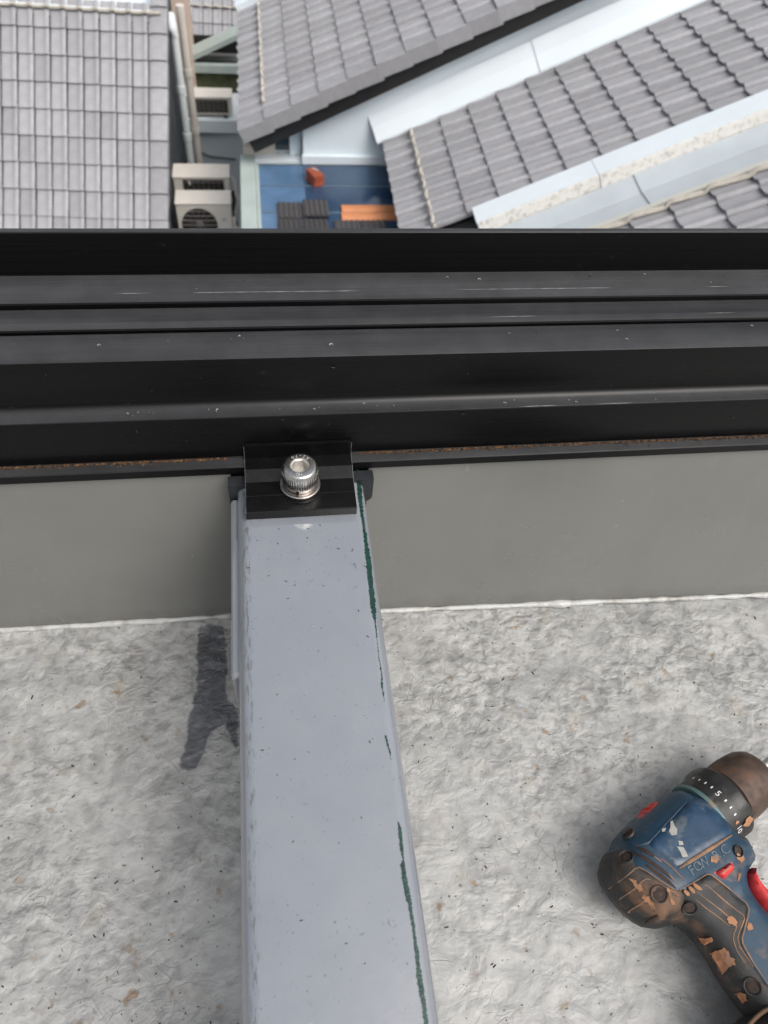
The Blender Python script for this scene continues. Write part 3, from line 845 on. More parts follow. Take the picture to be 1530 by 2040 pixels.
p1 = at_y(348, 401, 9.9); p1r = at_y(459, 407, 9.9)
aircon('air_conditioner', 'cream air conditioner with round fan grille, nearest in the gap', p1[0], p1r[0], 9.9, (p1[2] + p1r[2]) / 2, 0.62, 0.33, 'fan')
p2 = at_y(343, 347, 10.62); p2r = at_y(456, 356, 10.62)
ac2z = (p2[2] + p2r[2]) / 2
aircon('air_conditioner', 'cream air conditioner showing its wire coil guard behind the fan unit', p2[0], p2r[0], 10.62, ac2z, 0.62, 0.36, 'rear')
p3 = at_y(372, 190, 13.05); p3r = at_y(461, 195, 13.05)
ac3z = (p3[2] + p3r[2]) / 2
aircon('air_conditioner', 'air conditioner with dark open front standing on the white ledge', p3[0] - 0.04, p3r[0], 13.05, ac3z, ac3z - lz - 0.04, 0.33, 'open')
plat_z = (p1[2] + p1r[2]) / 2 - 0.62 - 0.045
pl = box('service_platform', p1[0] - 0.05, p1r[0] + 0.12, 9.75, 11.3, plat_z - 0.12, plat_z, M['wall_blue_grey']); tag(pl, 'concrete platform under the two near air conditioners', 'platform')
dz2 = plat_z - (ac2z - 0.62 - 0.045)
if dz2 < -0.01:
    pd = box('plinth', p2[0] + 0.05, p2r[0] - 0.05, 10.6, 11.0, plat_z + 0.001, ac2z - 0.62 - 0.042, M['wall_blue_grey']); tag(pd, 'concrete plinth under the second air conditioner', 'plinth')
cb = tube('cable_bundle', [at_y(463, 380, 10.3), at_y(467, 400, 10.25), at_y(462, 425, 10.2), at_y(470, 445, 10.1), at_y(476, 470, 10.1)], 0.03, M['ac_dark'])
tag(cb, 'black cable bundle hanging right of the nearest air conditioner', 'cable')

wc_ = tube('wall_cable', [at_y(385, 272, 13.03), at_y(392, 300, 13.03), at_y(420, 312, 13.03), at_y(470, 318, 13.03)], 0.012, M['ac_dark'])
tag(wc_, 'thin black cable pinned along the pale lane wall', 'cable')
ip = tube('insulated_pipe', [at_y(459, 352, 10.75), at_y(466, 360, 10.75), at_y(470, 380, 10.7), at_y(472, 410, 10.6), at_y(470, 440, 10.5), at_y(474, 475, 10.4)], 0.026, M['wall_cream'])
tag(ip, 'cream insulated pipe dropping beside the second air conditioner', 'pipe')
# ---------- blue glazed canopy with things left lying on it
ZC = -4.06
cx0, cx1, cy0, cy1 = -0.06, 1.72, 7.0, Yw - 0.05
cn = thing('glazed_canopy', 'blue glazed canopy below the right roof, with bricks and tiles on it', 'canopy', (0.8, 8.0, ZC - 0.1))
trans = [7.0, 7.62, 8.02, 8.50, cy1]
cols = [cx0, 0.36, 1.05, cx1]
trans = [7.0, 7.42, at_z(640, 424, ZC)[1], at_z(640, 371, ZC)[1], cy1]
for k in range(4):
    for xa_, xb_, gm in ((cx0 + 0.006, 0.478, M['blue_glass_pale']), (0.481, cx1 - 0.006, M['blue_glass'])):  # split so the left column carries the painted reflection
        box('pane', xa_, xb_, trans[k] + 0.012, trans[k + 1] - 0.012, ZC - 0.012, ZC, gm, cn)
    box('glazing_bar', cx0, cx1, trans[k] - 0.013, trans[k] + 0.0115, ZC - 0.04, ZC + 0.004, M['bar_green'], cn)
fl = [at_z(480, 325, ZC + .02)[0], at_z(505, 325, ZC + .02)[0]]
box('edge_beam', fl[0] - 0.01, fl[1] + 0.02, 6.9, Yw + 0.12, ZC - 0.12, ZC + 0.03, M['mint_paint'], cn, 0.008)
box('edge_trim', fl[1] + 0.025, fl[1] + 0.06, 6.9, Yw - 0.05, ZC - 0.10, ZC + 0.012, M['mint_paint'], cn)
box('post_cap', fl[0] + 0.03, fl[1], Yw + 0.121, Yw + 0.2, ZC - 0.05, ZC + 0.14, M['wall_cream'], cn)
box('under_lining', cx0, cx1, 6.95, cy1, ZC - 0.20, ZC - 0.06, M['dark_board'], cn)
# two red bricks in a stack
bc = at_z(628, 368, ZC)
for k in range(2):
    b = thing('brick', ('lower', 'upper')[k] + ' red brick of the small stack on the blue canopy', 'brick', (bc[0], bc[1] + 0.05, ZC + 0.001 + k * 0.066), 'bricks on the canopy')
    me = bpy.data.meshes.new('brick')
    bm = bmesh.new(); bmesh.ops.create_cube(bm, size=1.0); bmesh.ops.scale(bm, vec=(0.13, 0.22, 0.064), verts=bm.verts); bmesh.ops.translate(bm, vec=(0, 0, 0.032), verts=bm.verts)
    bmesh.ops.bevel(bm, geom=bm.edges, offset=0.006, segments=2, affect='EDGES'); bm.to_mesh(me); bm.free()
    o = link_mesh('block', me, M['brick_red'], b); o.rotation_euler.z = math.radians(22 + 3 * k)
    if k == 1:
        for q in range(3):
            me2 = bpy.data.meshes.new('frog'); bm = bmesh.new(); bmesh.ops.create_cone(bm, cap_ends=True, segments=12, radius1=0.016, radius2=0.016, depth=0.004)
            bm.to_mesh(me2); bm.free(); oo = link_mesh('hole', me2, M['chip_white'], b); oo.location = (-0.02 + 0.024 * q, 0.075 - 0.02 * q, 0.0665)  # pale disc paints the white highlight on a notch
# loose dark tiles
def loose_tile(pxl, pxr, z, label, mat, ridges, length, group, thick=0.02):
    a = at_z(*pxl, z); b_ = at_z(*pxr, z)
    w = b_[0] - a[0]; y1_ = a[1]; y0_ = y1_ - length
    t = thing('loose_tile', label, 'roof tile', ((a[0] + b_[0]) / 2, (y0_ + y1_) / 2, z), group)
    n = ridges * 6 + 1; v = []; f = []
    for y in (y0_, y1_):
        for k in range(n):
            s = k / (n - 1); h = 0.5 - 0.5 * math.cos(2 * math.pi * s * ridges)
            v.append((a[0] + w * s, y, z + thick + 0.016 * h ** 1.5))
        for k in range(n): v.append((a[0] + w * k / (n - 1), y, z + 0.002))
    N = 2 * n
    for k in range(n - 1):
        f += [(k, k + 1, N + k + 1, N + k), (n + k, N + n + k, N + n + k + 1, n + k + 1), (k, n + k, n + k + 1, k + 1), (N + k, N + k + 1, N + n + k + 1, N + n + k)]
    f += [(0, N, N + n, n), (n - 1, 2 * n - 1, N + 2 * n - 1, N + n - 1)]
    mesh('tile_body', v, f, mat, t, 40)
    return t
TD = M['tile_grey_dark']; gp = 'loose dark tiles on the canopy'
loose_tile((552, 407), (601, 407), ZC + 0.002, 'dark ribbed tile at the left of the upper row on the canopy', TD, 5, 0.315, gp)
loose_tile((602, 402), (652, 402), ZC + 0.03, 'dark ribbed tile raised beside the first, below the bricks', TD, 5, 0.32, gp)
loose_tile((553, 440), (601, 440), ZC + 0.002, 'dark ribbed tile at the left of the lower row on the canopy', TD, 5, 0.33, gp)
loose_tile((603, 440), (652, 440), ZC + 0.002, 'dark ribbed tile in the middle of the lower row on the canopy', TD, 5, 0.33, gp)
loose_tile((664, 443), (716, 443), ZC + 0.002, 'dark ribbed tile below the orange tiles, on their left', TD, 5, 0.33, gp)
loose_tile((718, 443), (768, 443), ZC + 0.002, 'dark ribbed tile below the orange tiles, on their right', TD, 5, 0.33, gp)
for k in range(2):
    a = at_z(679, 410 + 15.5 * k, ZC); b_ = at_z(786, 410 + 15.5 * k, ZC)
    t = thing('ridge_tile', ('upper', 'lower')[k] + ' of the two long orange tiles on the blue canopy', 'roof tile', ((a[0] + b_[0]) / 2, a[1] - 0.07, ZC + 0.001), 'orange tiles on the canopy')
    n = 9; v = []; f = []
    for x in (a[0], b_[0]):
        for q in range(n):
            an = math.pi * q / (n - 1); v.append((x, a[1] - 0.075 + 0.072 * math.cos(an), ZC + 0.003 + 0.034 * math.sin(an)))
    for q in range(n - 1): f.append((q, q + 1, n + q + 1, n + q))
    f += [tuple(range(n - 1, -1, -1)), tuple(range(n, 2 * n)), (0, n, 2 * n - 1, n - 1)]
    mesh('tile_body', v, f, M['terracotta'], t, 40)

# ================================================================== THE PARAPET: PANELS, RAIL, BEAM
LIP_Y = 0.340
# ---- grey sheet panels between deck and rail, each on its own line
def panel(x0, x1, yb0, yb1, label, bead_seed):
    t = thing('parapet_wall', label, 'panel', ((x0 + x1) / 2, (yb0 + yb1) / 2, 0.0), 'grey panels under the rail')
    th = 0.006
    NS_ = 40; v = []; f = []
    for k in range(NS_ + 1):
        q = k / NS_; x = x0 + (x1 - x0) * q; y = yb0 + (yb1 - yb0) * q
        v += [(x, y, -0.004), (x, 0.343, 0.1825), (x, 0.343 + th, 0.1825), (x, y + th, -0.004)]
    for k in range(NS_):
        for e in range(4): f.append((4 * k + e, 4 * k + (e + 1) % 4, 4 * k + 4 + (e + 1) % 4, 4 * k + 4 + e))
    f += [(0, 3, 2, 1), tuple(4 * NS_ + e for e in range(4))]
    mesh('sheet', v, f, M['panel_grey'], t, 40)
    n = 420; pts = []; rr = []
    for k in range(n):
        s = k / (n - 1); x = x0 + (x1 - x0) * s; y = yb0 + (yb1 - yb0) * s
        w = 0.0026 + 0.0020 * mnoise.noise(Vector((x * 18, bead_seed, 0))) + 0.0010 * mnoise.noise(Vector((x * 70, bead_seed, 3)))
        pts.append((x, y - 0.0008 + 0.0008 * mnoise.noise(Vector((x * 33, bead_seed, 9))), 0.0022)); rr.append(max(0.0010, w))
    tube('sealant_bead', pts, rr, M['sealant'], t, 10, 0.9)
    return t
def yb(x): return 0.3430 + (0.3082 - 0.3430) * (x + 0.2415) / 0.6965
panel(-1.2, -0.0335, 0.343, yb(-0.0335), 'satin grey panel under the black rail left of the beam', 1.0)
panel(0.0640, 1.2, yb(0.064), yb(0.064) - 0.02 - (1.2 - 0.455) * 0.0 - 0.0195, 'satin grey panel under the black rail right of the beam', 5.0)

# ---- black aluminium rail: stepped extrusion
rail = thing('aluminium_rail', 'long black stepped aluminium rail running across the whole view', 'rail', (0.1, 0.39, 0.18))
XR0, XR1 = -1.6, 1.8
def arc(c, r, a0, a1, n):
    return [(c[0] + r * math.cos(math.radians(a0 + (a1 - a0) * k / n)), c[1] + r * math.sin(math.radians(a0 + (a1 - a0) * k / n))) for k in range(n + 1)]
low = [(0.340, 0.1832), (0.340, 0.1898), (0.3406, 0.1904), (0.3488, 0.1904), (0.3493, 0.1910), (0.3497, 0.2272), (0.3500, 0.2279), (0.3506, 0.2285)]
# broad cove that turns from the lip up into the upright
low += [(0.3545, 0.2286), (0.3578, 0.2293), (0.3600, 0.2307), (0.3614, 0.2328), (0.3622, 0.2360), (0.3626, 0.2420)]
low += [(0.3628, 0.2655), (0.3631, 0.2664), (0.3640, 0.2669), (0.3860, 0.2683), (0.3876, 0.2678), (0.3876, 0.2560), (0.392, 0.2560), (0.392, 0.1832)]
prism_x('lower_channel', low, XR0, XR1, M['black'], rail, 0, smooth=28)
up = [(0.3884, 0.2560), (0.3884, 0.2696), (0.3890, 0.2706), (0.3925, 0.2722), (0.3938, 0.2722), (0.3948, 0.2709), (0.4086, 0.2706), (0.4100, 0.2700), (0.4100, 0.2735), (0.4106, 0.2745), (0.4150, 0.2752), (0.4165, 0.2756), (0.4355, 0.2758),
      (0.4370, 0.2764), (0.4374, 0.2780), (0.4378, 0.3064), (0.4384, 0.3071), (0.4420, 0.3071), (0.4420, 0.2560)]
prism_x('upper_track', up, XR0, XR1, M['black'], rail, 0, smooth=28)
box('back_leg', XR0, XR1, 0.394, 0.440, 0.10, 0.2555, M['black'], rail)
# rusty dust lying on the ledge
pts_v, pts_f = [], []
for k in range(1900):
    x = random.uniform(-0.32, 0.52)
    if -0.036 < x < 0.058 and random.random() < 0.985: continue
    dens = 0.55 + 0.45 * mnoise.noise(Vector((x * 14, 0, 0)))
    if random.random() > dens + 0.25: continue
    y = 0.3488 - abs(random.gauss(0, 0.0015)); y = max(0.3412, y)
    s = random.uniform(0.0003, 0.00085); b0 = len(pts_v); z = 0.1906
    for dx, dy, dz_ in ((-s, -s * .8, 0), (s, -s * .6, 0), (s * .7, s, 0), (-s * .8, s * .8, 0), (random.uniform(-.3, .3) * s, 0, s * 1.1)): pts_v.append((x + dx, y + dy, z + dz_))
    pts_f += [(b0, b0 + 1, b0 + 4), (b0 + 1, b0 + 2, b0 + 4), (b0 + 2, b0 + 3, b0 + 4), (b0 + 3, b0, b0 + 4)]
ru = mesh('rust_dust', pts_v, pts_f, M['rust'], rail); tag(ru, kind='stuff')
for xa, xb_ in ((-0.6, -0.0345), (0.0565, 0.9)):
    mesh('rust_film', [(xa, 0.3470, 0.19065), (xb_, 0.3470, 0.19065), (xb_, 0.3489, 0.19065), (xa, 0.3489, 0.19065)], [(0, 1, 2, 3)], M['rust'], rail)
# bright scratches along the arrises
def scratch(x0, x1, y, z, w):
    n = max(2, int((x1 - x0) / 0.004)); v = []; f = []
    for k in range(n + 1):
        x = x0 + (x1 - x0) * k / n; ww = w * (0.3 + 0.7 * random.random()) * min(1, k / 2, (n - k) / 2 + 0.1)
        v += [(x, y - ww, z), (x, y + ww, z + ww * 0.05)]
    for k in range(n): f.append((2 * k, 2 * k + 2, 2 * k + 3, 2 * k + 1))
    mesh('scratch', v, f, M['scratch'], rail)
for x0, x1 in ((-0.10, -0.075), (-0.05, 0.06), (0.125, 0.24), (0.31, 0.33)):
    scratch(x0, x1, 0.4180, 0.27585, 0.00035)
for x0, x1 in ((0.145, 0.18), (0.30, 0.325)):
    scratch(x0, x1, 0.3925, 0.27235, 0.0003)
for x0, x1 in ((-0.22, -0.195), (0.165, 0.195), (0.22, 0.25)):
    scratch(x0, x1, 0.3506, 0.22865, 0.0003)

# ---- steel beam: rounded hollow section on a stub post
bm_ = thing('steel_beam', 'light grey glossy painted steel box beam running towards the viewer', 'beam', (0.0152, 0.2, 0.0))
BX0, BX1, BZ, BRAD = -0.0293, 0.0592, 0.180, 0.0085
def beam_z(x):
    for e, sgn in ((BX0, 1), (BX1, -1)):
        d = (x - e) * sgn
        if d < BRAD:
            d = max(0.0, d); return BZ - BRAD + math.sqrt(max(0, BRAD ** 2 - (BRAD - d) ** 2))
    return BZ
def round_rect(x0, x1, z0, z1, r, n=6):
    p = []
    for cx_, cz_, a0 in ((x1 - r, z1 - r, 0), (x0 + r, z1 - r, 90), (x0 + r, z0 + r, 180), (x1 - r, z0 + r, 270)): p += arc((cx_, cz_), r, a0, a0 + 90, n)
    return p
def sweep_y(name, prof, y0, y1, mat, parent, smooth=30):
    n = len(prof); v = [(x, y0, z) for x, z in prof] + [(x, y1, z) for x, z in prof]
    f = [(i, (i + 1) % n, n + (i + 1) % n, n + i) for i in range(n)] + [tuple(range(n)), tuple(range(2 * n - 1, n - 1, -1))]
    return mesh(name, v, f, mat, parent, smooth)
sweep_y('beam_body', round_rect(BX0, BX1, 0.092, BZ, BRAD), -1.2, 0.3390, M['beam'], bm_)
# stub post standing on the deck below the far end
pr = round_rect(BX0 + 0.002, BX1 - 0.002, 0.250, 0.3295, 0.008, 5)
n = len(pr)
bevel(mesh('stub_post', [(x, y, -0.004) for x, y in pr] + [(x, y, 0.10) for x, y in pr], [(i, (i + 1) % n, n + (i + 1) % n, n + i) for i in range(n)] + [tuple(range(n)), tuple(range(2 * n - 1, n - 1, -1))], M['beam'], bm_), 0.004, 3)
yA = at_z(461, 1352, 0.168)[1]
bevel(box('side_plate', BX0 - 0.0050, BX0 + 0.004, yA, 0.3295, 0.128, 0.1695, M['beam'], bm_), 0.0028, 3)
# chipped stripe of green primer along the right-hand arris
def chip(px, name='bare_primer'):
    v, f = [], []
    dense = []
    for (x0, y0, w0), (x1, y1, w1) in zip(px, px[1:]):
        m_ = max(1, int(abs(y1 - y0) / 2.2))
        for k in range(m_): t_ = k / m_; dense.append((x0 + (x1 - x0) * t_, y0 + (y1 - y0) * t_, w0 + (w1 - w0) * t_))
    dense.append(px[-1])
    for k, (x, y, w) in enumerate(dense):
        w *= 0.78
        jl = random.uniform(-3.2, 2.2) if 0 < k < len(dense) - 1 else 0; jr = random.uniform(-3.2, 2.2) if 0 < k < len(dense) - 1 else 0
        for q in range(4):
            xx = x - w / 2 - jl * 0.5 + (w + jl * 0.5 + jr * 0.5) * q / 3
            p = at_z(xx, y, BZ); z = beam_z(p[0]); p = at_z(xx, y, z); z = beam_z(p[0]); p = at_z(xx, y, z)
            v.append((p[0], p[1], beam_z(p[0]) + 0.00018))
    for k in range(len(dense) - 1):
        for q in range(3): f.append((4 * k + q, 4 * k + q + 1, 4 * k + q + 5, 4 * k + q + 4))
    mesh(name, v, f, M['green_primer'], bm_)
chip([(711, 928, 10), (715, 960, 12), (718, 1000, 11), (722, 1030, 8), (727, 1060, 7), (730, 1090, 10), (733, 1110, 15), (735, 1130, 14), (739, 1165, 12), (742, 1195, 15), (745, 1222, 12), (748, 1243, 4), (750, 1262, 2), (755, 1310, 2), (760, 1340, 3), (761, 1365, 4), (766, 1398, 2)])
chip([(768, 1465, 3), (772, 1482, 6), (776, 1495, 3), (779, 1514, 1.5)])
chip([(793, 1636, 2), (797, 1655, 9), (800, 1690, 9), (804, 1711, 4), (802, 1722, 12), (806, 1750, 13), (812, 1782, 15), (817, 1805, 10), (822, 1836, 8), (826, 1866, 8), (829, 1890, 12), (833, 1920, 10), (835, 1945, 15), (840, 1975, 14), (845, 2005, 11), (850, 2050, 12)])

# ---- rubber pad between rail and beam end, rounded lower corners showing on both sides
pd_ = thing('packing_pad', 'black rounded packing plate behind the far end of the beam', 'pad', (0.015, 0.339, 0.15))
pw_ = [(-0.0350, 0.1826), (-0.0350, 0.1640)] + arc((-0.0290, 0.1640), 0.006, 180, 270, 5)[1:] + arc((0.0600, 0.1640), 0.006, 270, 360, 5) + [(0.0660, 0.1826)]
n = len(pw_)
mesh('plate', [(x, 0.3300, z) for x, z in pw_] + [(x, 0.3385, z) for x, z in pw_], [(i, (i + 1) % n, n + (i + 1) % n, n + i) for i in range(n)] + [tuple(range(n)), tuple(range(2 * n - 1, n - 1, -1))], M['rubber_pad'], pd_)

# ---- clamp bracket: small stepped black extrusion
br = thing('clamp_bracket', 'small stepped black clamp bracket holding the rail to the beam', 'bracket', (0.0135, 0.32, BZ))
KX0, KX1 = at_z(490, 1010, 0.188)[0], at_z(710, 1000, 0.188)[0]
prof = [(0.3020, BZ + 0.0004), (0.3016, BZ + 0.0075), (0.3022, BZ + 0.0082), (0.3148, BZ + 0.0082), (0.3151, BZ + 0.0078), (0.3155, BZ + 0.0078), (0.3158, BZ + 0.0082), (0.3275, BZ + 0.0082), (0.3360, BZ + 0.0118), (0.3460, BZ + 0.0122), (0.3462, BZ + 0.0240), (0.3489, BZ + 0.0240), (0.3489, BZ + 0.0108), (0.3395, BZ + 0.0108), (0.3395, BZ + 0.0004)]
ko = prism_x('clamp_body', prof, KX0, KX1, M['black_gloss'], br)
# bright sawn edges
for x in (KX0 - 0.00012, KX1 + 0.00012):
    v, f = [], []
    pp = prof[1:11]
    for k, (y, z) in enumerate(pp): v += [(x, y, z), (x + (0.00016 if x < 0 else -0.00016), y, z + 0.0001)]
    for k in range(len(pp) - 1): f.append((2 * k, 2 * k + 1, 2 * k + 3, 2 * k + 2))
    mesh('sawn_edge', v, f, M['scratch'], br)

# ---- socket head cap screw with spring washer and flat washer
wc = at_z(598, 966, BZ + 0.0085)
bx, by, bz = wc[0], wc[1], BZ + 0.0086
sc = thing('cap_screw', 'stainless socket head cap screw with washers on the black bracket', 'bolt', (bx, by, bz))
lathe('flat_washer', (bx, by, bz), (0, 0, 1), [(0.0, 0.0080), (0.0, 0.0134), (0.0003, 0.0138), (0.0020, 0.0138), (0.0025, 0.0133), (0.0025, 0.0080)], M['steel_dull'], sc, 64)
# split spring washer
v, f = [], []
NS = 60
for k in range(NS + 1):
    a = math.radians(-97 + 348 * k / NS); lift = 0.0026 + 0.0006 * k / NS
    for r, h in ((0.0076, 0), (0.0102, 0), (0.0106, 0.0004), (0.0106, 0.0024), (0.0102, 0.0028), (0.0076, 0.0028)): v.append((bx + r * math.cos(a), by + r * math.sin(a), bz + lift + h))
for k in range(NS):
    for q in range(6): f.append((6 * k + q, 6 * k + (q + 1) % 6, 6 * k + 6 + (q + 1) % 6, 6 * k + 6 + q))
f += [(5, 4, 3, 2, 1, 0), tuple(6 * NS + q for q in range(6))]
mesh('spring_washer', v, f, M['steel_dull'], sc, 40)
hz0, hh, hr = bz + 0.0062, 0.0142, 0.0120
SEG = 180
def knurl(k, q): return (0.0002 if (q // 2) % 2 == 0 else -0.0002) if k in (3, 4, 5) else 0.0
lathe('screw_head', (bx, by, hz0), (0, 0, 1), [(0.0, 0.0075), (0.0, 0.0112), (0.0004, 0.0116), (0.0014, hr), (0.006, hr), (0.0108, hr), (0.0112, 0.0118), (0.0126, 0.0117), (0.0135, 0.0112), (0.0140, 0.0104), (0.0142, 0.0095), (0.0142, 0.00655), (0.0134, 0.0062)], M['steel'], sc, SEG, 40, knurl, False)
# hexagon socket
v, f = [], []
ht = hz0 + 0.0134; hb = hz0 + 0.0065
N6 = 48
for k in range(N6):
    a = 2 * math.pi * k / N6 + 0.06
    v.append((bx + 0.00625 * math.cos(a), by + 0.00625 * math.sin(a), ht + 0.0001))
for z in (ht - 0.0006, hb):
    for k in range(N6):
        a = 2 * math.pi * k / N6 + 0.06
        seg_ = ((a - 0.06) % (math.pi / 3)) - math.pi / 6
        rr = 0.0050 / math.cos(seg_)
        v.append((bx + rr * math.cos(a), by + rr * math.sin(a), z))
for l in range(2):
    for k in range(N6): f.append((l * N6 + k, (l + 1) * N6 + k, (l + 1) * N6 + (k + 1) % N6, l * N6 + (k + 1) % N6))
f.append(tuple(2 * N6 + k for k in range(N6)))
so = mesh('hex_socket', v, f, M['socket_steel'], sc, 25, recalc=False)
zt = hz0 + 0.0143
def ring_text(txt, mid_deg, size, step, inward):
    for k, ch in enumerate(txt):
        off = (k - (len(txt) - 1) / 2) * step
        a = math.radians(mid_deg + off)
        px_, py_ = bx + 0.0081 * math.cos(a), by + 0.0081 * math.sin(a)
        rot = a - math.pi / 2 + math.pi if inward else a - math.pi / 2
        Mx = Matrix.Translation((px_, py_, zt)) @ Matrix.Rotation(rot, 4, 'Z')
        glyphs('head_mark', ch, size, Mx, M['steel_mark'], sc)
ring_text('A2-70', 84, 0.0033, 19, True)     # reads from the far side: tops towards the socket
ring_text('HD', 263, 0.0031, -15, False)

# ================================================================== CORDLESS DRILL lying on the deck
DZ = 0.0315                                  # height of the tool's middle plane above the deck
def dp(pts, z=DZ):                           # outline measured on the photograph's enlarged crop -> deck metres
    return [tuple(at_z(1130 + x / 3.4575, 1450 + y / 3.4575, z)[:2]) for x, y in pts]
dr = thing('cordless_drill', 'worn blue and black cordless drill splashed with orange clay, lying on the deck', 'drill', (*dp([(800, 1100)])[0], 0.0))
sil_px = [(300, 842), (302, 790), (350, 728), (420, 662), (480, 606), (560, 540), (620, 495), (690, 442), (745, 446), (830, 468), (920, 510), (1010, 590), (1080, 680), (1122, 748), (1190, 762), (1235, 845), (1282, 932), (1248, 972),
          (1215, 1030), (1215, 1085), (1250, 1165), (1320, 1250), (1400, 1330), (1470, 1440), (1560, 1600), (1650, 1760), (1730, 1920), (1760, 2060), (1400, 2140), (1260, 2010), (1190, 1925), (1110, 1812), (1060, 1745), (1010, 1655), (960, 1568), (905, 1490), (845, 1418), (790, 1372),
          (730, 1348), (690, 1362), (640, 1380), (585, 1388), (520, 1366), (450, 1320), (380, 1258), (300, 1158), (242, 1070), (218, 980), (232, 900), (262, 862)]
SIL = densify(smooth_poly(dp(sil_px), 2), 0.0022)
ax0 = np.array(dp([(330, 1090)])[0]); ax1 = np.array(dp([(965, 580)])[0])
AX = ax1 - ax0; AXL = np.linalg.norm(AX); AX = AX / AXL; AXN = np.array([AX[1], -AX[0]])
SILN = np.array(SIL)
def prof_h(pts):
    pts = np.atleast_2d(pts); d = dist_poly(pts, SIL)
    # the barrel is fat and round, the handle slimmer
    perp = (pts - ax0) @ AXN
    tb = np.clip((np.abs(perp) - 0.028) / 0.022, 0, 1); tb = tb * tb * (3 - 2 * tb)
    T = 0.0285 * (1 - tb) + 0.0185 * tb
    R = 0.024 * (1 - tb) + 0.0145 * tb
    k = 1 - np.clip(d / R, 0, 1)
    return T * np.sqrt(np.maximum(0, 1 - k * k))
def hgt(x, y): return float(prof_h(np.array([[x, y]]))[0])
def inflate(name, poly, hfun, mat, parent, step=0.0028, zc=DZ):
    p, f, n = fill_poly(poly, step)
    h = hfun(p); N = len(p)
    top = [(x, y, zc + q) for (x, y), q in zip(p, h)]; bot = [(x, y, zc - q) for (x, y), q in zip(p, h)]
    e = {}
    for t_ in f:
        for a, b in zip(t_, t_[1:] + t_[:1] if isinstance(t_, list) else tuple(t_[1:]) + tuple(t_[:1])): e[(a, b)] = 1
    ff = [tuple(t_) for t_ in f] + [tuple(N + i for i in reversed(t_)) for t_ in f]
    for (a, b) in e:
        if (b, a) not in e: ff.append((b, a, N + a, N + b))
    return mesh(name, top + bot, ff, mat, parent, 60)
hs = inflate('housing', SIL, prof_h, M['drill_blue'], dr)
hs.data.materials.append(M['drill_black'])
def in_poly(p, poly):
    c = False
    for (x0, y0), (x1, y1) in zip(poly, poly[1:] + poly[:1]):
        if (y0 > p[1]) != (y1 > p[1]) and p[0] < (x1 - x0) * (p[1] - y0) / (y1 - y0) + x0: c = not c
    return c
def overlay(name, px, lift, mat, parent, step=0.0026, sm=1, edge=0.0022, raw=False):
    """a skin laid over the housing, following its curve, edges turned down"""
    poly = px if raw else dp(px)
    if sm: poly = smooth_poly(poly, sm)
    p, f, n = fill_poly(poly, step)
    d = dist_poly(p, densify(poly, step)) 
    h = prof_h(p); k = np.clip(d / edge, 0, 1)
    top = [(x, y, DZ + q + lift * math.sin(kk * math.pi / 2)) for (x, y), q, kk in zip(p, h, k)]
    N = len(p)
    bot = [(x, y, DZ + q - 0.0012) for (x, y), q in zip(p, h)]
    e = set()
    for t_ in f:
        t_ = tuple(t_)
        for a, b in zip(t_, t_[1:] + t_[:1]): e.add((a, b))
    ff = [tuple(t_) for t_ in f] + [(b, a, N + a, N + b) for (a, b) in e if (b, a) not in e]
    return mesh(name, top + bot, ff, mat, parent, 50)
def on_surf(px, up=0.0):
    out = []
    for x, y in px:
        q = np.array(dp([(x, y)])[0]); z = DZ + hgt(*q)
        for _ in range(2):                       # slide along the sight line onto the curved skin
            q = np.array(dp([(x, y)], z)[0]); z = DZ + hgt(*q)
        out.append((q[0], q[1], z + up))
    return out
def surf_poly(px): return [tuple(p[:2]) for p in on_surf(px)]
REAR = dp([(150, 880)]) + surf_poly([(300, 850), (395, 842), (440, 900), (445, 940), (540, 1010), (710, 1125), (790, 1130), (975, 1030), (1210, 1215), (1230, 1255), (1182, 1440), (1185, 1490), (1310, 1700), (1540, 2020)]) + dp([(1560, 2300), (1000, 2300), (700, 1480), (100, 1480)])
_b = np.array(base_of(dr))
for pl_ in hs.data.polygons:
    if in_poly((pl_.center[0] + _b[0], pl_.center[1] + _b[1]), REAR): pl_.material_index = 1
# black rubber: rear cap and grip
cap = overlay('rear_cap', surf_poly([(300, 890), (322, 868), (395, 842), (440, 900), (470, 950), (560, 995), (720, 1105), (770, 1120), (800, 1110), (800, 1200), (800, 1290), (770, 1325), (700, 1325), (640, 1325), (590, 1328), (548, 1312), (490, 1272), (425, 1210), (352, 1122), (300, 1046), (282, 980), (285, 925)]), 0.0016, M['drill_cap'], dr, sm=1, raw=True)
grip = overlay('grip', surf_poly([(800, 1112), (955, 1008), (985, 1012), (1080, 1090), (1225, 1205), (1248, 1250), (1230, 1340), (1200, 1440), (1202, 1490), (1260, 1600), (1330, 1700), (1420, 1830), (1540, 2020), (1400, 2080), (1305, 1985), (1240, 1902), (1165, 1790), (1115, 1722), (1065, 1632), (1015, 1545), (955, 1465), (890, 1398), (830, 1355), (795, 1325), (803, 1290), (803, 1200)]), 0.0016, M['drill_black'], dr, sm=1, raw=True)
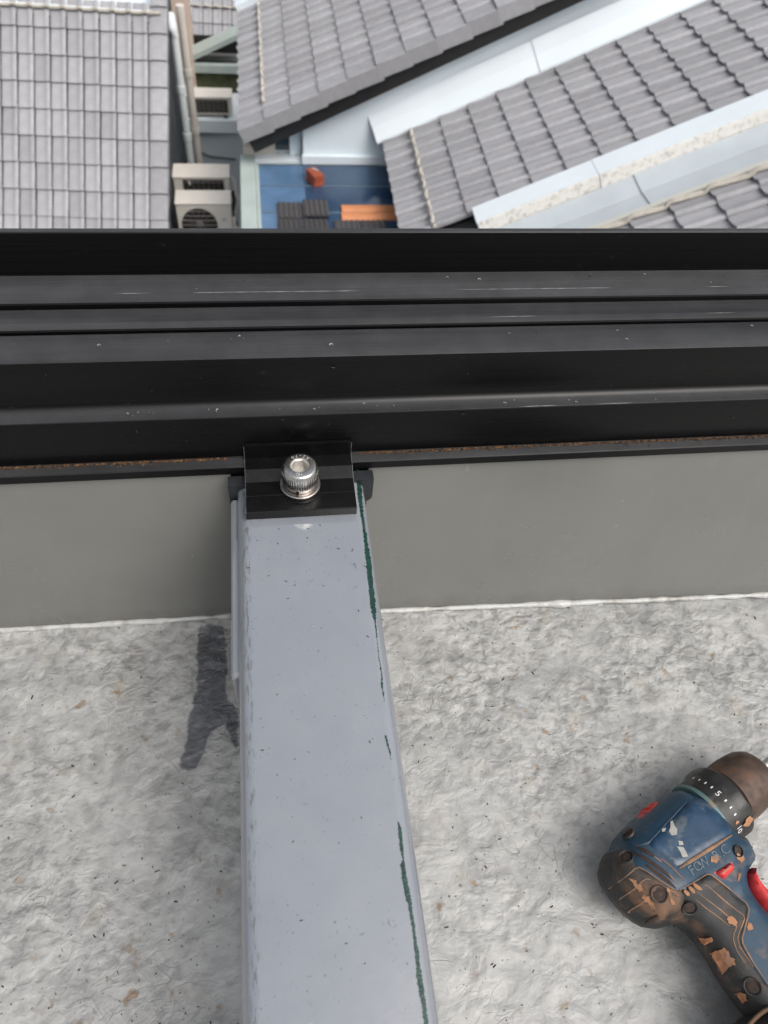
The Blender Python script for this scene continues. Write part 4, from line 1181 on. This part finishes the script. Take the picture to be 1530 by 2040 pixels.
# smooth blue rating plate and the dirty ledge below it
overlay('rating_plate', surf_poly([(545, 800), (640, 700), (740, 610), (820, 520), (880, 488), (960, 520), (1040, 600), (1090, 680), (1112, 738), (1020, 800), (900, 872), (770, 962), (700, 910), (640, 860)]), 0.0011, M['drill_label'], dr, sm=1, raw=True)
def strip(name, px, w, mat, parent, up=0.0002, seg=6, flat=0.55):
    pp = []
    for (x0, y0), (x1, y1) in zip(px, px[1:]):
        m_ = max(2, int(math.hypot(x1 - x0, y1 - y0) / 22))
        for k in range(m_): pp.append((x0 + (x1 - x0) * k / m_, y0 + (y1 - y0) * k / m_))
    pp.append(px[-1])
    n_ = len(pp)
    rr = [w * min(1.0, 0.35 + 3.0 * min(k, n_ - 1 - k) / n_) for k in range(n_)]
    return tube(name, on_surf(pp, up), rr, mat, parent, seg, flat)
strip('plate_ledge', [(770, 968), (900, 885), (1020, 810), (1112, 752)], 0.0012, M['groove_clay'], dr, 0.0006)
strip('housing_seam', [(330, 770), (480, 812), (560, 790), (700, 640), (820, 510)], 0.0007, M['drill_blue'], dr, 0.0002)
# cooling slots
for px in ([(470, 822), (520, 842), (565, 862), (600, 888)], [(440, 850), (520, 892), (600, 940), (690, 1010), (715, 1040)], [(540, 940), (620, 1000), (690, 1055), (748, 1106)]):
    strip('cooling_slot', px, 0.0013, M['hole_dark'], dr, 0.0003)
for px in ([(590, 880), (620, 902), (650, 925)], [(690, 1000), (740, 1050), (775, 1082)], [(640, 895), (720, 960), (812, 1055)]):
    strip('slot_clay', px, 0.0005, M['groove_clay'], dr, 0.0003)
# clay-filled grooves in the rubber
for px in ([(272, 1122), (350, 1060), (430, 1000), (455, 975), (490, 965), (540, 990), (640, 1060), (730, 1120)], [(338, 1200), (430, 1125), (510, 1060), (540, 1045), (572, 1050)], [(400, 1288), (500, 1205), (580, 1150)],
           [(770, 1122), (880, 1060), (955, 1012), (985, 1015), (1100, 1105), (1225, 1208), (1247, 1250), (1225, 1350), (1198, 1445), (1202, 1490), (1270, 1610), (1383, 1780)],
           [(925, 1082), (960, 1092), (1060, 1180), (1160, 1260), (1205, 1290), (1212, 1320), (1180, 1400), (1165, 1450), (1180, 1510), (1275, 1650)],
           [(885, 1130), (960, 1190), (1060, 1265), (1130, 1330), (1160, 1370), (1140, 1420), (1135, 1460), (1160, 1540), (1215, 1620)],
           [(875, 1185), (950, 1245), (1040, 1310), (1110, 1370)]):
    strip('groove_line', px, 0.00042, M['groove_clay'], dr, 0.0017)
strip('rear_slot', [(515, 1362), (560, 1330), (602, 1302)], 0.0011, M['hole_dark'], dr, 0.0016)
for px in ([(795, 1125), (815, 1140), (832, 1158)], [(828, 1100), (850, 1118), (870, 1140)], [(860, 1078), (885, 1098), (920, 1118)]):
    strip('cooling_slot', px, 0.0014, M['clay'], dr, 0.0018)
# splashes of dried clay
def splash(px, up=0.0021):
    poly = densify(surf_poly(px), 0.0008)
    poly = [(x + 0.0013 * mnoise.noise(Vector((x * 700, y * 700, 1))), y + 0.0013 * mnoise.noise(Vector((x * 700, y * 700, 5)))) for x, y in poly]
    p, f, n = fill_poly(poly, 0.0016)
    h = prof_h(p)
    mesh('clay_splash', [(x, y, DZ + q + up) for (x, y), q in zip(p, h)], f, M['clay'], dr, 180)
splash([(470, 1190), (515, 1160), (545, 1185), (575, 1230), (588, 1285), (560, 1290), (525, 1265), (495, 1235)])
splash([(960, 1545), (1000, 1555), (1045, 1525), (1075, 1540), (1085, 1600), (1130, 1600), (1115, 1640), (1085, 1650), (1085, 1695), (1050, 1680), (1010, 1620), (985, 1580)])
splash([(880, 1440), (940, 1450), (970, 1470), (950, 1500), (965, 1520), (930, 1500), (895, 1465)])
splash([(1095, 1300), (1140, 1310), (1170, 1350), (1150, 1370), (1110, 1355), (1090, 1325)])
splash([(1175, 1820), (1200, 1840), (1225, 1880), (1205, 1900), (1180, 1870)])
splash([(680, 1110), (740, 1130), (760, 1160), (720, 1190), (740, 1230), (700, 1210), (690, 1160)])
splash([(385, 1050), (440, 1060), (500, 1110), (520, 1150), (470, 1140), (420, 1110)])
splash([(985, 890), (1040, 870), (1050, 910), (1020, 935), (990, 925)], 0.0005)
splash([(1165, 870), (1205, 880), (1218, 920), (1190, 940), (1165, 900)], 0.0005)
splash([(1240, 1340), (1270, 1350), (1275, 1385), (1250, 1400), (1240, 1370)], 0.0005)
splash([(1170, 1000), (1188, 1010), (1178, 1060), (1165, 1050)], 0.0005)
def fleck(px, up=0.0014):
    poly = densify(surf_poly(px), 0.0008); p, f, n = fill_poly(poly, 0.0016); h = prof_h(p)
    mesh('paint_chip', [(x, y, DZ + q + up) for (x, y), q in zip(p, h)], f, M['chip_white'], dr, 180)
fleck([(705, 650), (720, 640), (735, 680), (752, 700), (750, 740), (715, 745), (695, 715), (705, 690)])
fleck([(645, 700), (675, 690), (670, 715), (650, 722)])
fleck([(760, 780), (790, 785), (795, 810), (765, 812)])
fleck([(750, 820), (795, 825), (815, 860), (828, 890), (790, 895), (775, 860)])
# screw recesses
for x, y, r in ((420, 735, 0.0044), (410, 900, 0.0046), (630, 1142, 0.0050), (833, 1232, 0.0045), (1172, 850, 0.0036), (1272, 1780, 0.0048)):
    p = on_surf([(x, y)])[0]
    e_ = 0.003
    gxv = (hgt(p[0] + e_, p[1]) - hgt(p[0] - e_, p[1])) / (2 * e_); gyv = (hgt(p[0], p[1] + e_) - hgt(p[0], p[1] - e_)) / (2 * e_)
    nn = unit((-gxv, -gyv, 1.0)); lift = 0.0014 if y > 800 and x != 1172 else 0.0003
    c_ = np.array(p) + nn * lift
    so = lathe('screw_recess', c_, nn, [(-0.004, r * 0.8), (0.0002, r * 1.12), (0.0010, r * 1.08), (0.0008, r * 0.95), (-0.0008, r * 0.85), (-0.0014, r * 0.4)], M['drill_black'], dr, 28)
    lathe('screw', c_ - nn * 0.0008, nn, [(-0.001, r * 0.5), (0.0006, r * 0.78), (0.0008, r * 0.5)], M['hole_dark'], dr, 20)
# red direction lever, red speed slide, red trigger
overlay('direction_lever', surf_poly([(1008, 998), (1132, 924), (1148, 965), (1130, 995), (1076, 1048)]), 0.0030, M['drill_red'], dr, 0.0018, sm=0, edge=0.0016, raw=True)
strip('lever_arrow', [(1050, 1010), (1110, 960)], 0.0004, M['clay'], dr, 0.0031)
overlay('gear_slide', surf_poly([(478, 612), (520, 560), (590, 510), (622, 502), (626, 525), (560, 588), (500, 628)]), 0.0022, M['drill_red'], dr, 0.0022, sm=1, raw=True)
trg = smooth_poly(dp([(1272, 962), (1225, 985), (1196, 1050), (1205, 1110), (1245, 1180), (1320, 1260), (1400, 1310), (1480, 1330), (1440, 1240), (1383, 1165), (1310, 1105), (1272, 1040)]), 2)
inflate('trigger', trg, lambda p: 0.0115 * np.sqrt(np.maximum(0, 1 - (1 - np.clip(dist_poly(p, densify(trg, 0.002)) / 0.0065, 0, 1)) ** 2)), M['drill_red'], dr, 0.0024, DZ + 0.004)
# battery foot
bat = dp([(1090, 2150), (1150, 2060), (1225, 1985), (1300, 1942), (1383, 1914), (1500, 1895), (1700, 1890), (1900, 1960), (2000, 2200), (1900, 2500), (1500, 2600), (1200, 2450)])
bat = smooth_poly(bat, 2); batd = densify(bat, 0.003)
def bat_h(p): return 0.0330 * np.sqrt(np.maximum(0, 1 - (1 - np.clip(dist_poly(p, batd) / 0.010, 0, 1)) ** 2))
inflate('battery_pack', bat, bat_h, M['drill_black'], dr, 0.0034)
rim = [(x, y, DZ + 0.020) for x, y in batd[:]]
tube('battery_rim', [r_ for r_ in rim if True] + rim[:1], 0.0012, M['groove_clay'], dr, 6)
# torque collar and chuck, turned about the tool's axis
axis3 = np.array([AX[0], AX[1], 0.0])
fc = np.array([*dp([(945, 593)])[0], DZ])
mpp = np.linalg.norm(np.array(dp([(1000, 500)])[0]) - np.array(dp([(1000 + 100 * 0.788, 500 - 61.6)])[0])) / 100.0
def along(px): return px * mpp
L1, L2 = along(165), along(215)
RC = 0.0258
lathe('torque_collar', fc, axis3, [(-0.004, 0.018), (-0.003, 0.0246), (0.001, 0.0252), (0.008, 0.0256), (0.009, RC), (L1 * 0.55, RC + 0.0006), (L1 * 0.86, RC + 0.0008), (L1 * 0.96, RC), (L1, RC - 0.0014), (L1 + 0.0006, 0.018)], M['drill_collar'], dr, 72, 30,
      lambda k, q: (0.0007 if (q // 6) % 2 else 0.0) if k in (5, 6) else 0.0)
lathe('front_ring', fc - axis3 * 0.0062, axis3, [(0.0, 0.020), (0.0, 0.0252), (0.0008, 0.0256), (0.0028, 0.0256), (0.0034, 0.0250), (0.0036, 0.020)], M['worn_teal'], dr, 64)
ck = fc + axis3 * (L1 + 0.001)
kn = lambda k, q: 0.00025 * ((q + k) % 2) if 3 <= k <= 22 else 0.0
cprof = [(0.0, 0.016), (0.0, 0.0200), (0.0015, 0.0218)] + [(0.0018 + 0.0010 * k, 0.0222 + 0.0006 * math.sin(k / 20 * math.pi)) for k in range(21)] + [(0.0245, 0.0222), (0.0300, 0.0212), (0.0345, 0.0190), (0.0375, 0.0150), (0.0385, 0.0095), (0.0420, 0.0085), (0.0425, 0.0050)]
lathe('chuck', ck, axis3, cprof, M['chuck'], dr, 160, 40, kn)
lathe('drill_bit', ck + axis3 * 0.040, axis3, [(0, 0.0036), (0.012, 0.0036), (0.030, 0.0032), (0.034, 0.001)], M['steel'], dr, 16)
# scale marks on the collar: numbers and dashes
side3 = np.array([AXN[0], AXN[1], 0.0])     # towards the handle side
def collar_pt(deg, s):
    a = math.radians(deg); nn = side3 * math.sin(a) + np.array([0, 0, 1.0]) * math.cos(a)
    return fc + axis3 * s + nn * (0.0256 + 0.00015), nn
def collar_mat(deg, s):
    p, nn = collar_pt(deg, s)
    yv = axis3; xv = np.cross(yv, nn)
    return Matrix(((xv[0], yv[0], nn[0], p[0]), (xv[1], yv[1], nn[1], p[1]), (xv[2], yv[2], nn[2], p[2]), (0, 0, 0, 1)))
for deg, tx in ((-62, 'I'), (-49, 'I'), (-37, 'I'), (-25, 'I'), (-12, '5'), (2, 'I'), (14, 'I'), (26, 'I'), (39, 'o'), (52, '10')):
    small = tx in 'Io'
    if tx == 'I':
        p, nn = collar_pt(deg, 0.0055); xv = np.cross(axis3, nn)
        q = [p + xv * sx * 0.0005 + axis3 * sy * 0.0011 for sx, sy in ((-1, -1), (1, -1), (1, 1), (-1, 1))]
        mesh('scale_mark', q, [(0, 1, 2, 3)], M['ink_white'], dr)
    elif tx == 'o':
        continue
    else:
        glyphs('scale_mark', tx, 0.0066, collar_mat(deg, 0.0048), M['ink_white'], dr)
for k, (deg, s, r) in enumerate(((48, 0.013, 0.006), (38, 0.004, 0.0022))):
    v = []; N = 14
    for q in range(N):
        a = 2 * math.pi * q / N; rr = r * random.uniform(0.6, 1.1)
        p, nn = collar_pt(deg + math.degrees(rr * math.cos(a) / 0.026) * 0.6, s + rr * math.sin(a)); v.append(p + nn * (0.0014 if s > 0.008 else 0.0002))
    mesh('clay_splash', v, [tuple(range(N))], M['clay'], dr)
# worn lettering on the side of the housing
ang = math.atan2(AX[1], AX[0])
def label_text(tx, px, size, mat, up=0.0006, name='lettering', sx=1.0):
    p = on_surf([px], up)[0]
    e_ = 0.004
    gxv = (hgt(p[0] + e_, p[1]) - hgt(p[0] - e_, p[1])) / (2 * e_); gyv = (hgt(p[0], p[1] + e_) - hgt(p[0], p[1] - e_)) / (2 * e_)
    nn = Vector(unit((-gxv, -gyv, 1.0))); xv = Vector((math.cos(ang - 0.06), math.sin(ang - 0.06), 0)); xv = (xv - nn * xv.dot(nn)).normalized(); yv = nn.cross(xv)
    Mx = Matrix((xv, yv, nn)).transposed().to_4x4(); Mx.translation = Vector(p)
    glyphs(name, tx, size, Mx, mat, dr, font_scale=(sx, 1))
for ch, px in (('F', (858, 985)), ('O', (900, 955)), ('W', (940, 935)), ('R', (1025, 880)), ('.', (1060, 862)), ('C', (1085, 842))):
    label_text(ch, px, 0.0085, M['ink_worn'])

# ================================================================== SWARF AND GRIT
def curl(v, f, p, s, heading, turn, up, width):
    b0 = len(v); n = 5
    for k in range(n):
        a = heading + turn * k / (n - 1)
        r = s
        x = p[0] + r * math.cos(a); y = p[1] + r * math.sin(a); z = p[2] + up * math.sin(math.pi * k / (n - 1)) + 0.0001
        v.append((x, y, z)); v.append((x + width * math.cos(a) * 0.5, y + width * math.sin(a) * 0.5, z + width))
    for k in range(n - 1): f.append((b0 + 2 * k, b0 + 2 * k + 2, b0 + 2 * k + 3, b0 + 2 * k + 1))
def shavings(name, count, where, mat, smin, smax, label):
    v, f = [], []
    for _ in range(count):
        p = where()
        if p is None: continue
        s = random.uniform(smin, smax) * (2.2 if random.random() < 0.06 else 1)
        curl(v, f, p, s, random.uniform(0, 6.28), random.uniform(0.8, 3.6), s * random.uniform(0.1, 0.8), s * random.uniform(0.3, 0.7))
    o = mesh(name, v, f, mat, None, 60, recalc=False); tag(o, label, 'debris', kind='stuff'); return o
def on_deck():
    x = random.uniform(-0.26, 0.46); y = random.uniform(-0.03, 0.33)
    if BX0 - 0.006 < x < BX1 + 0.006: return None
    if len(SILN) and dist_poly(np.array([[x, y]]), SIL)[0] < 0.004: return None
    return (x, y, deck_h(x, y) + 0.0003)
def on_beam():
    x = random.uniform(BX0 + 0.006, BX1 - 0.006); y = random.uniform(-0.02, 0.30) if random.random() < 0.7 else random.uniform(0.24, 0.30)
    return (x, y, BZ + 0.0002)
def on_rail():
    x = random.uniform(-0.24, 0.46); k = random.random()
    if k < 0.30: return (x, random.uniform(0.3640, 0.386), 0.2685)
    if k < 0.55: return (x, random.uniform(0.3508, 0.3575), 0.2290)
    if k < 0.75: return (x, random.uniform(0.417, 0.434), 0.2762)
    if k < 0.9: return (x, 0.3494, random.uniform(0.195, 0.225))
    return (x, 0.3625, random.uniform(0.242, 0.263))
shavings('metal_shavings', 420, on_deck, M['swarf'], 0.0003, 0.0009, 'bright metal shavings scattered over the deck')
shavings('metal_shavings', 90, on_beam, M['swarf'], 0.0003, 0.0009, 'bright metal shavings lying on the grey beam')
shavings('metal_shavings', 150, on_rail, M['scratch'], 0.0003, 0.0011, 'pale metal shavings caught on the black rail')
def crumbs(name, count, where, mat, smin, smax, label):
    v, f = [], []
    for _ in range(count):
        p = where()
        if p is None: continue
        s = random.uniform(smin, smax); b0 = len(v); a = random.uniform(0, 3.14); el = random.uniform(0.5, 2.4)
        ca, sa = math.cos(a), math.sin(a)
        for dx, dy, dz_ in ((-el, -.7, 0), (el * .8, -.6, 0), (el, .7, 0), (-el * .7, .6, 0), (-.4 * el, 0, .9), (.5 * el, .1, .7)):
            v.append((p[0] + s * (dx * ca - dy * sa), p[1] + s * (dx * sa + dy * ca), p[2] + s * dz_))
        for t_ in ((0, 1, 5, 4), (1, 2, 5), (2, 3, 4, 5), (3, 0, 4)): f.append(tuple(b0 + i for i in t_))
    o = mesh(name, v, f, mat); tag(o, label, 'debris', kind='stuff'); return o
crumbs('grit', 260, on_deck, M['grit'], 0.0003, 0.0009, 'dark crumbs of grit scattered over the deck')
crumbs('grit', 60, on_beam, M['grit'], 0.0002, 0.0005, 'fine dark grit specks lying on the grey beam')
